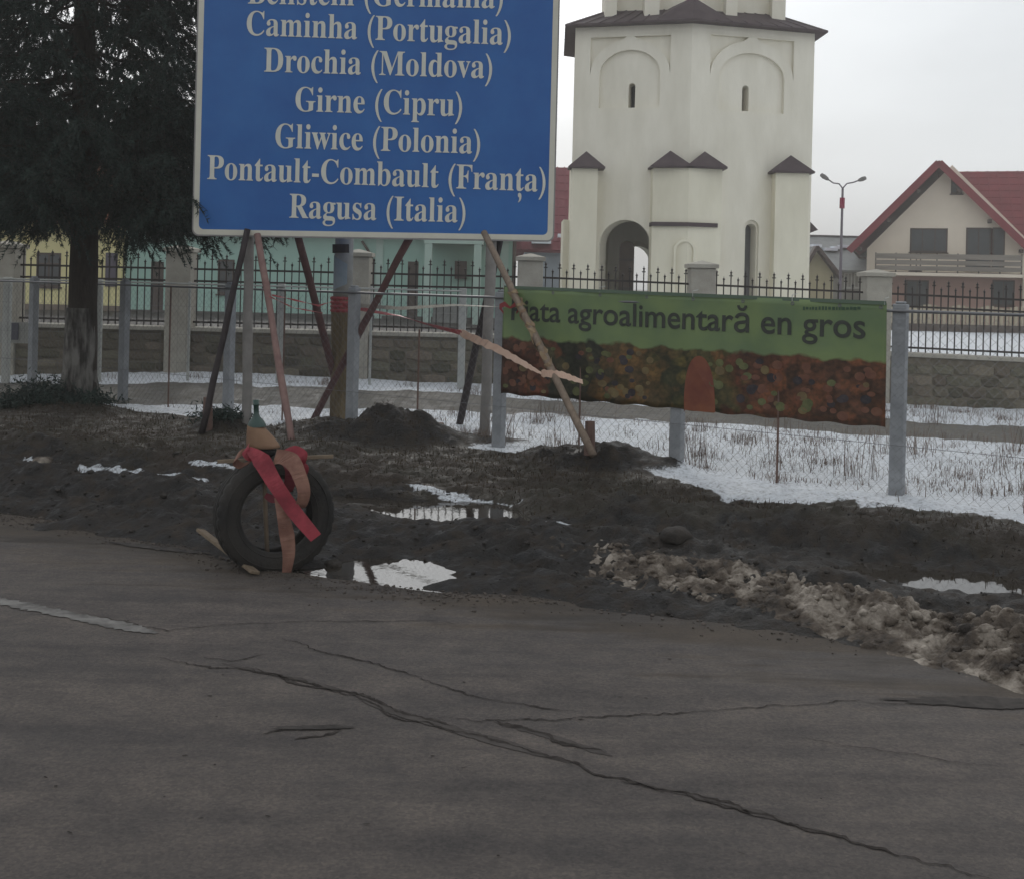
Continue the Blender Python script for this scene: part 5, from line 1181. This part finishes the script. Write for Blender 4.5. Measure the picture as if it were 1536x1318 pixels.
for k in range(8):
    x = a.x+.04+(b.x-a.x-.13)*k/7; mb = MB(); mb.box((x, HD-1.335, a.z+.06), (x+.06, HD-1.28, a.z+1.02)); put('baluster', mb, brownf, bal)
# roof: gable planes, main ridge and hip to the right
fy = HD-1.0; PKt = at(1421, 240, HD-1.0); ELt = at(1296, 372, HD-1.0); ERt = Vector((2*PKt.x-ELt.x+.2, fy, ELt.z))
roof_slope('roof', (ELt.x, fy, ELt.z), (ELt.x, HD+10, ELt.z), (PKt.x, HD+10, PKt.z), (PKt.x, fy, PKt.z), tileg, hs, .16)
roof_slope('roof', (ERt.x, fy, ERt.z), (ERt.x, HD+10, ERt.z), (PKt.x, HD+10, PKt.z), (PKt.x, fy, PKt.z), tileg, hs, .16)
for (E, Pk2) in ((ELt, PKt), (ERt, PKt)):
    mb = MB(); mb.bar((E.x, fy-.02, E.z-.12), (Pk2.x, fy-.02, Pk2.z-.12), .34, .05); put('barge_board', mb, tileg, hs)
    for t in (.12, .45, .78):
        p = Vector((E.x, fy, E.z)).lerp(Vector((Pk2.x, fy, Pk2.z)), t); mb = MB(); mb.box((p.x-.08, fy+.04, p.z-.62), (p.x+.08, HD+.0-.003, p.z-.46)); put('purlin_end', mb, brownf, hs)
# main block roof running to the right (front slope)
mz = at(1536, 247, HD+3).z; xe = PKt.x+16; fe = at(1536, 380, HD-1.0)
roof_slope('main_roof', (PKt.x+.5, HD+1.2, ELt.z-.0), (xe, HD+1.2, ELt.z), (xe, HD+4.5, PKt.z-.05), (PKt.x-.0, HD+4.5, PKt.z-.05), tileg, hs, .16, 34, 12)
roof_slope('main_roof', (PKt.x, HD+9.5, ELt.z), (xe, HD+9.5, ELt.z), (xe, HD+4.5, PKt.z-.05), (PKt.x, HD+4.5, PKt.z-.05), tileg, hs, .16)
mb = MB(); mb.box((xr+.01, HD+1.6, zg), (xe-.4, HD+8.9, ELt.z-.02)); put('main_block', mb, peach, hs)
p = at(1534, 232, HD+4.2); mb = MB(); mb.box((p.x-.12, HD+3.6, p.z-2.0), (p.x+.65, HD+4.3, p.z)); put('chimney', mb, mat('yellow chimney', (.45, .38, .2), .9), hs)
mb = MB(); g1 = at(1535, 335, HD); mb.box((g1.x-.3, HD-.9, g1.z-.5), (g1.x+1.0, HD-.55, g1.z-.35)); put('roof_snow', mb, snowm, hs)
p = at(1303, 376, HD-1); p2 = at(1311, 387, HD-.2); mb = MB(); mb.tube([p, p.lerp(p2, .5)+Vector((0, 0, -.15)), p2], .05, 6); put('downpipe', mb, brownf, hs)
# low garden fence of that house
gf = thing('garden_fence', (at(1450, 480, 55).x, 55, 0), 'low cream garden fence in front of the peach house', 'fence'); fm = mat('cream fence', (.36, .31, .22), .9, (.43, .37, .27), scale=3)
x0, x1 = at(1335, 470, 55).x, at(1640, 470, 55).x; k = 0; x = x0
mb = MB(); mb.box((x0, 55.02, -.2), (x1, 55.18, .22)); put('base_wall', mb, mat('dark base', (.09, .07, .06), .9), gf)
while x < x1:
    mb = MB(); mb.box((x, 55.04, .222), (x+.16, 55.10, 1.05+.06*math.sin(k))); put('slat', mb, fm, gf); x += .22; k += 1
mb = MB(); mb.box((x0, 55.101, .75), (x1, 55.14, .85)); put('rail', mb, fm, gf)

# grey roofed outbuildings between church and house
ob = thing('outbuilding', (at(1270, 430, 66).x, 69, 0), 'long low building with grey snow dusted roof behind the lamp', 'building'); greyr = mat('grey roof', (.16, .165, .16), .8, (.24, .245, .24), scale=2, detail=7)
a, b = at(1195, 404, 66), at(1330, 408, 66); rz = at(1262, 356, 72).z
mb = MB(); mb.box((a.x, 66, -.3), (b.x, 76, a.z-.05)); put('wall', mb, mat('dull wall', (.26, .25, .22), .9, (.32, .31, .275), scale=1), ob)
rs = roof_slope('roof', (a.x-.3, 65.6, a.z), (b.x+.3, 65.6, a.z), (b.x+.3, 72, rz), (a.x-.3, 72, rz), greyr, ob, .12); roof_slope('roof', (a.x-.3, 78, a.z), (b.x+.3, 78, a.z), (b.x+.3, 72, rz), (a.x-.3, 72, rz), greyr, ob, .12)
for k in range(6):
    t = .05+k*.08; x = a.x+.6+k*.55; mb = MB(); A = Vector((x, 65.6, a.z)).lerp(Vector((x, 72, rz)), .55+.05*(k % 3)); mb.box((A.x, A.y-.5, A.z+.0), (A.x+.5+.2*(k % 2), A.y+.9, A.z+.16)); put('snow_patch', mb, snowm, rs)
mb = MB(); mb.bar((a.x-.3, 72, rz+.03), (b.x+.3, 72, rz+.03), .25, .12, Vector((0, 0, 1))); put('ridge', mb, mat('dark ridge', (.07, .065, .065), .8), rs)
window(ob, 1266, 410, 1278, 432, 66, whitef, bars=1); window(ob, 1281, 410, 1294, 432, 66, whitef, bars=1)
sh = thing('small_shed', (at(1232, 430, 58).x, 59.5, 0), 'small yellowish shed with brown gable right beside the church tower', 'shed')
a, b = at(1206, 410, 58), at(1250, 412, 58); pk2 = at(1222, 374, 58)
mb = MB(); mb.plate(Vector((0, 58, 0)), Vector((1, 0, 0)), Vector((0, 0, 1)), [(a.x, -.3), (b.x, -.3), (b.x, a.z), (pk2.x, pk2.z), (a.x, a.z)], (), 3.0); put('wall', mb, mat('yellow wall', (.32, .28, .17), .9, (.38, .33, .21), scale=2), sh)
mb = MB(); mb.bar((b.x+.3, 57.7, a.z-.2), (pk2.x, 57.7, pk2.z+.1), .16, .5); mb.bar((a.x-.3, 57.7, a.z-.2), (pk2.x, 57.7, pk2.z+.1), .16, .5); put('barge_board', mb, brownf, sh)
roof_slope('roof', (b.x+.35, 57.5, a.z-.15), (b.x+.35, 61.3, a.z-.15), (pk2.x, 61.3, pk2.z+.15), (pk2.x, 57.5, pk2.z+.15), greyr, sh, .1); roof_slope('roof', (a.x-.35, 57.5, a.z-.15), (a.x-.35, 61.3, a.z-.15), (pk2.x, 61.3, pk2.z+.15), (pk2.x, 57.5, pk2.z+.15), greyr, sh, .1)

# ------------------------------------------------------------------ turquoise and yellow houses, left
BD = 44.0; turq = mat('turquoise render', (.27, .44, .38), .9, (.34, .52, .455), scale=.6, detail=6); yel = mat('yellow render', (.62, .56, .27), .9, (.70, .64, .34), scale=.7); tm2 = mat('pale turquoise trim', (.38, .50, .45), .9)
tb = thing('turquoise_house', (at(480, 480, BD).x, BD+4, 0), 'long turquoise rendered house with small windows behind the wall', 'house')
x0, x1 = at(181, 430, BD).x, at(768, 430, BD).x; ez = at(480, 352, BD).z
ws = [(225, 393, 246, 480), (326, 390, 352, 441), (540, 388, 557, 440), (610, 393, 628, 476)]
mb = MB(); mb.plate(Vector((0, BD, 0)), Vector((1, 0, 0)), Vector((0, 0, 1)), rect(x0, -.4, x1, ez+.25), [pr(*w_, BD) for w_ in ws], .25); put('wall', mb, turq, tb)
window(tb, *ws[0], BD, brownf, bars=0, name='door', pane_m=door_m); window(tb, *ws[1], BD, brownf, bars=1, hbar=True); window(tb, *ws[2], BD, brownf, bars=0, pane_m=door_m); window(tb, *ws[3], BD, brownf, bars=0, name='door', pane_m=door_m, hbar=True)
mb = MB(); mb.box((x0, BD+.25, -.4), (x0+.25, BD+9, ez)); mb.box((x1-.25, BD+.25, -.4), (x1, BD+9, ez)); put('side_wall', mb, turq, tb)
rzz = ez+1.15
roof_slope('roof', (x0-.3, BD-.6, ez+.2), (x1+.3, BD-.6, ez+.2), (x1+.3, BD+4.5, rzz), (x0-.3, BD+4.5, rzz), tileg, tb, .15, 40, 8); roof_slope('roof', (x0-.3, BD+9.6, ez+.2), (x1+.3, BD+9.6, ez+.2), (x1+.3, BD+4.5, rzz), (x0-.3, BD+4.5, rzz), tileg, tb, .15)
# porch with pale posts
pa, pb = at(636, 364, BD-2), at(724, 364, BD-2); mb = MB(); mb.box((pa.x, BD-2, pa.z-.02), (pb.x, BD-.003, pa.z+.16)); po = put('porch', mb, tm2, tb)
for px in (642, 716): p = at(px, 400, BD-2); mb = MB(); mb.box((p.x-.13, BD-1.98, -.2), (p.x+.13, BD-1.74, pa.z-.022)); put('porch_post', mb, tm2, po)
mb = MB(); p = at(683, 392, BD); p3 = at(700, 419, BD); mb.box((p.x, BD-.3, p3.z), (p3.x, BD-.02, p.z)); put('meter_box', mb, brownf, tb)
mb = MB(); p = at(650, 425, BD-1.5); p3 = at(700, 475, BD-1.5); mb.box((p.x, BD-1.6, .0), (p3.x, BD-1.2, .5)); mb.box((p.x, BD-1.2, .5), (p3.x, BD-.8, .8)); put('porch_steps', mb, greyr, po)
for px, mm in ((184, tm2), (569, tm2), (757, tm2)):
    p = at(px, 400, BD); mb = MB(); mb.box((p.x-.13, BD-.06, -.3), (p.x+.13, BD-.002, ez)); put('pilaster', mb, mm, tb)
p = at(772, 360, BD-.3); mb = MB(); mb.tube([(p.x, BD-.3, ez), (p.x, BD-.3, -.2)], .07, 8); put('downpipe', mb, brownf, tb)
a = at(543, 362, BD-.1); b = at(558, 385, BD-.1); c = at(560, 440, BD-.1); mb = MB(); mb.tube([a, b, c], .05, 6); put('downpipe', mb, brownf, tb)
mb = MB(); mb.box((x0, BD-.05, -.3), (x1, BD-.003, .32)); put('plinth', mb, mat('dark plinth', (.07, .065, .06), .9, (.10, .09, .085), scale=3), tb)
yb = thing('yellow_house', (at(90, 480, BD).x, BD+4, 0), 'yellow rendered house with orange red roof behind the spruce', 'house')
y0, y1 = at(-260, 430, BD-.4).x, at(178, 430, BD-.4).x; D2 = BD-.4
ws = [(54, 380, 92, 430), (158, 380, 179.5, 430)]
mb = MB(); mb.plate(Vector((0, D2, 0)), Vector((1, 0, 0)), Vector((0, 0, 1)), rect(y0, -.4, y1+.1, 3.6), [pr(*ws[0], D2)], .25); put('wall', mb, yel, yb)
window(yb, *ws[0], D2, brownf, bars=1, hbar=True); p = at(158, 430, D2); p3 = at(177, 380, D2); mb = MB(); mb.box((p.x, D2-.05, p.z), (p3.x, D2-.003, p3.z)); put('shutter', mb, mat('violet shutter', (.06, .05, .075), .7), yb)
mb = MB(); mb.box((y0, D2-.06, -.3), (y1+.1, D2-.003, .45)); put('plinth', mb, mat('brown plinth', (.14, .11, .085), .9, (.18, .14, .11), scale=3), yb)
mb = MB(); mb.box((y1-.15, D2+.25, -.4), (y1+.1, BD+9, 3.55)); put('side_wall', mb, yel, yb)
roof_slope('roof', (y0-.3, D2-.7, 3.5), (y1+.4, D2-.7, 3.5), (y1+.4, D2+4.5, 6.3), (y0-.3, D2+4.5, 6.3), mat('orange tiles', (.26, .10, .05), .8, (.36, .15, .08), scale=2), yb, .15, 30, 10)
roof_slope('roof', (y0-.3, D2+9.7, 3.5), (y1+.4, D2+9.7, 3.5), (y1+.4, D2+4.5, 6.3), (y0-.3, D2+4.5, 6.3), MATS['orange tiles'], yb, .15)
# red roofed barn between sign and tower
RD = 52.0; rb = thing('red_roofed_house', (at(800, 450, RD).x, RD+4, 0), 'house with steep dark red roof between blue sign and church tower', 'house')
x0, x1 = at(776, 420, RD).x, at(905, 420, RD).x; e = at(820, 376, RD).z; r_ = at(820, 251, RD+4).z
mb = MB(); mb.box((x0+.3, RD, -.3), (x1, RD+8, e-.05)); put('wall', mb, mat('blue grey render', (.30, .33, .38), .9, (.36, .39, .44), scale=1), rb)
rr_ = roof_slope('roof', (x0-.2, RD-.6, e), (x1, RD-.6, e), (x1, RD+4, r_), (x0-.2, RD+4, r_), mat('dark red sheet', (.15, .035, .045), .7, (.21, .055, .065), scale=1), rb, .15, 12, 10); roof_slope('roof', (x0-.2, RD+8.6, e), (x1, RD+8.6, e), (x1, RD+4, r_), (x0-.2, RD+4, r_), MATS['dark red sheet'], rb, .15)
mb = MB(); a = at(797, 366, RD); b = at(826, 360, RD); mb.box((a.x, RD-.75, a.z), (b.x, RD-.2, b.z)); put('snow_ledge', mb, snowm, rr_)
mb = MB(); a = at(836, 357, RD); b = at(842, 352, RD); mb.box((a.x, RD-.75, a.z), (b.x, RD-.2, b.z)); put('snow_ledge', mb, snowm, rr_)
# signboard lying behind the second fence at left edge
a, b = at(0, 515, 17.2), at(40, 484, 17.2); mb = MB(); mb.box((a.x-.3, 17.25, a.z), (b.x, 17.28, b.z)); bd = put('notice_board', mb, mat('pale board', (.30, .30, .28), .8, (.36, .36, .33), scale=3), None); tag(bd, 'small pale board with a dark panel at the left photo edge', 'board')
a, b = at(8, 510, 17.2), at(26, 485, 17.2); mb = MB(); mb.box((a.x, 17.235, a.z), (b.x, 17.248, b.z)); put('dark_panel', mb, mat('grey panel', (.10, .10, .12), .8), bd)
bpy.context.view_layer.update()
# thin damp winter air
hz = MB(); hz.box((-400, -200, -1.5), (400, 600, 18)); hm = bpy.data.materials.new('haze'); hm.use_nodes = True; t = hm.node_tree; t.nodes.clear()
ho = t.nodes.new('ShaderNodeOutputMaterial'); hv = t.nodes.new('ShaderNodeVolumePrincipled'); hv.inputs['Density'].default_value = .0026; hv.inputs['Color'].default_value = (.93, .90, .85, 1); hv.inputs['Anisotropy'].default_value = .2
t.links.new(hv.outputs[0], ho.inputs['Volume']); tag(put('haze', hz, hm, loc=(0, 0, 0)), 'thin pale winter haze', None, None, 'stuff')
bpy.context.view_layer.update()
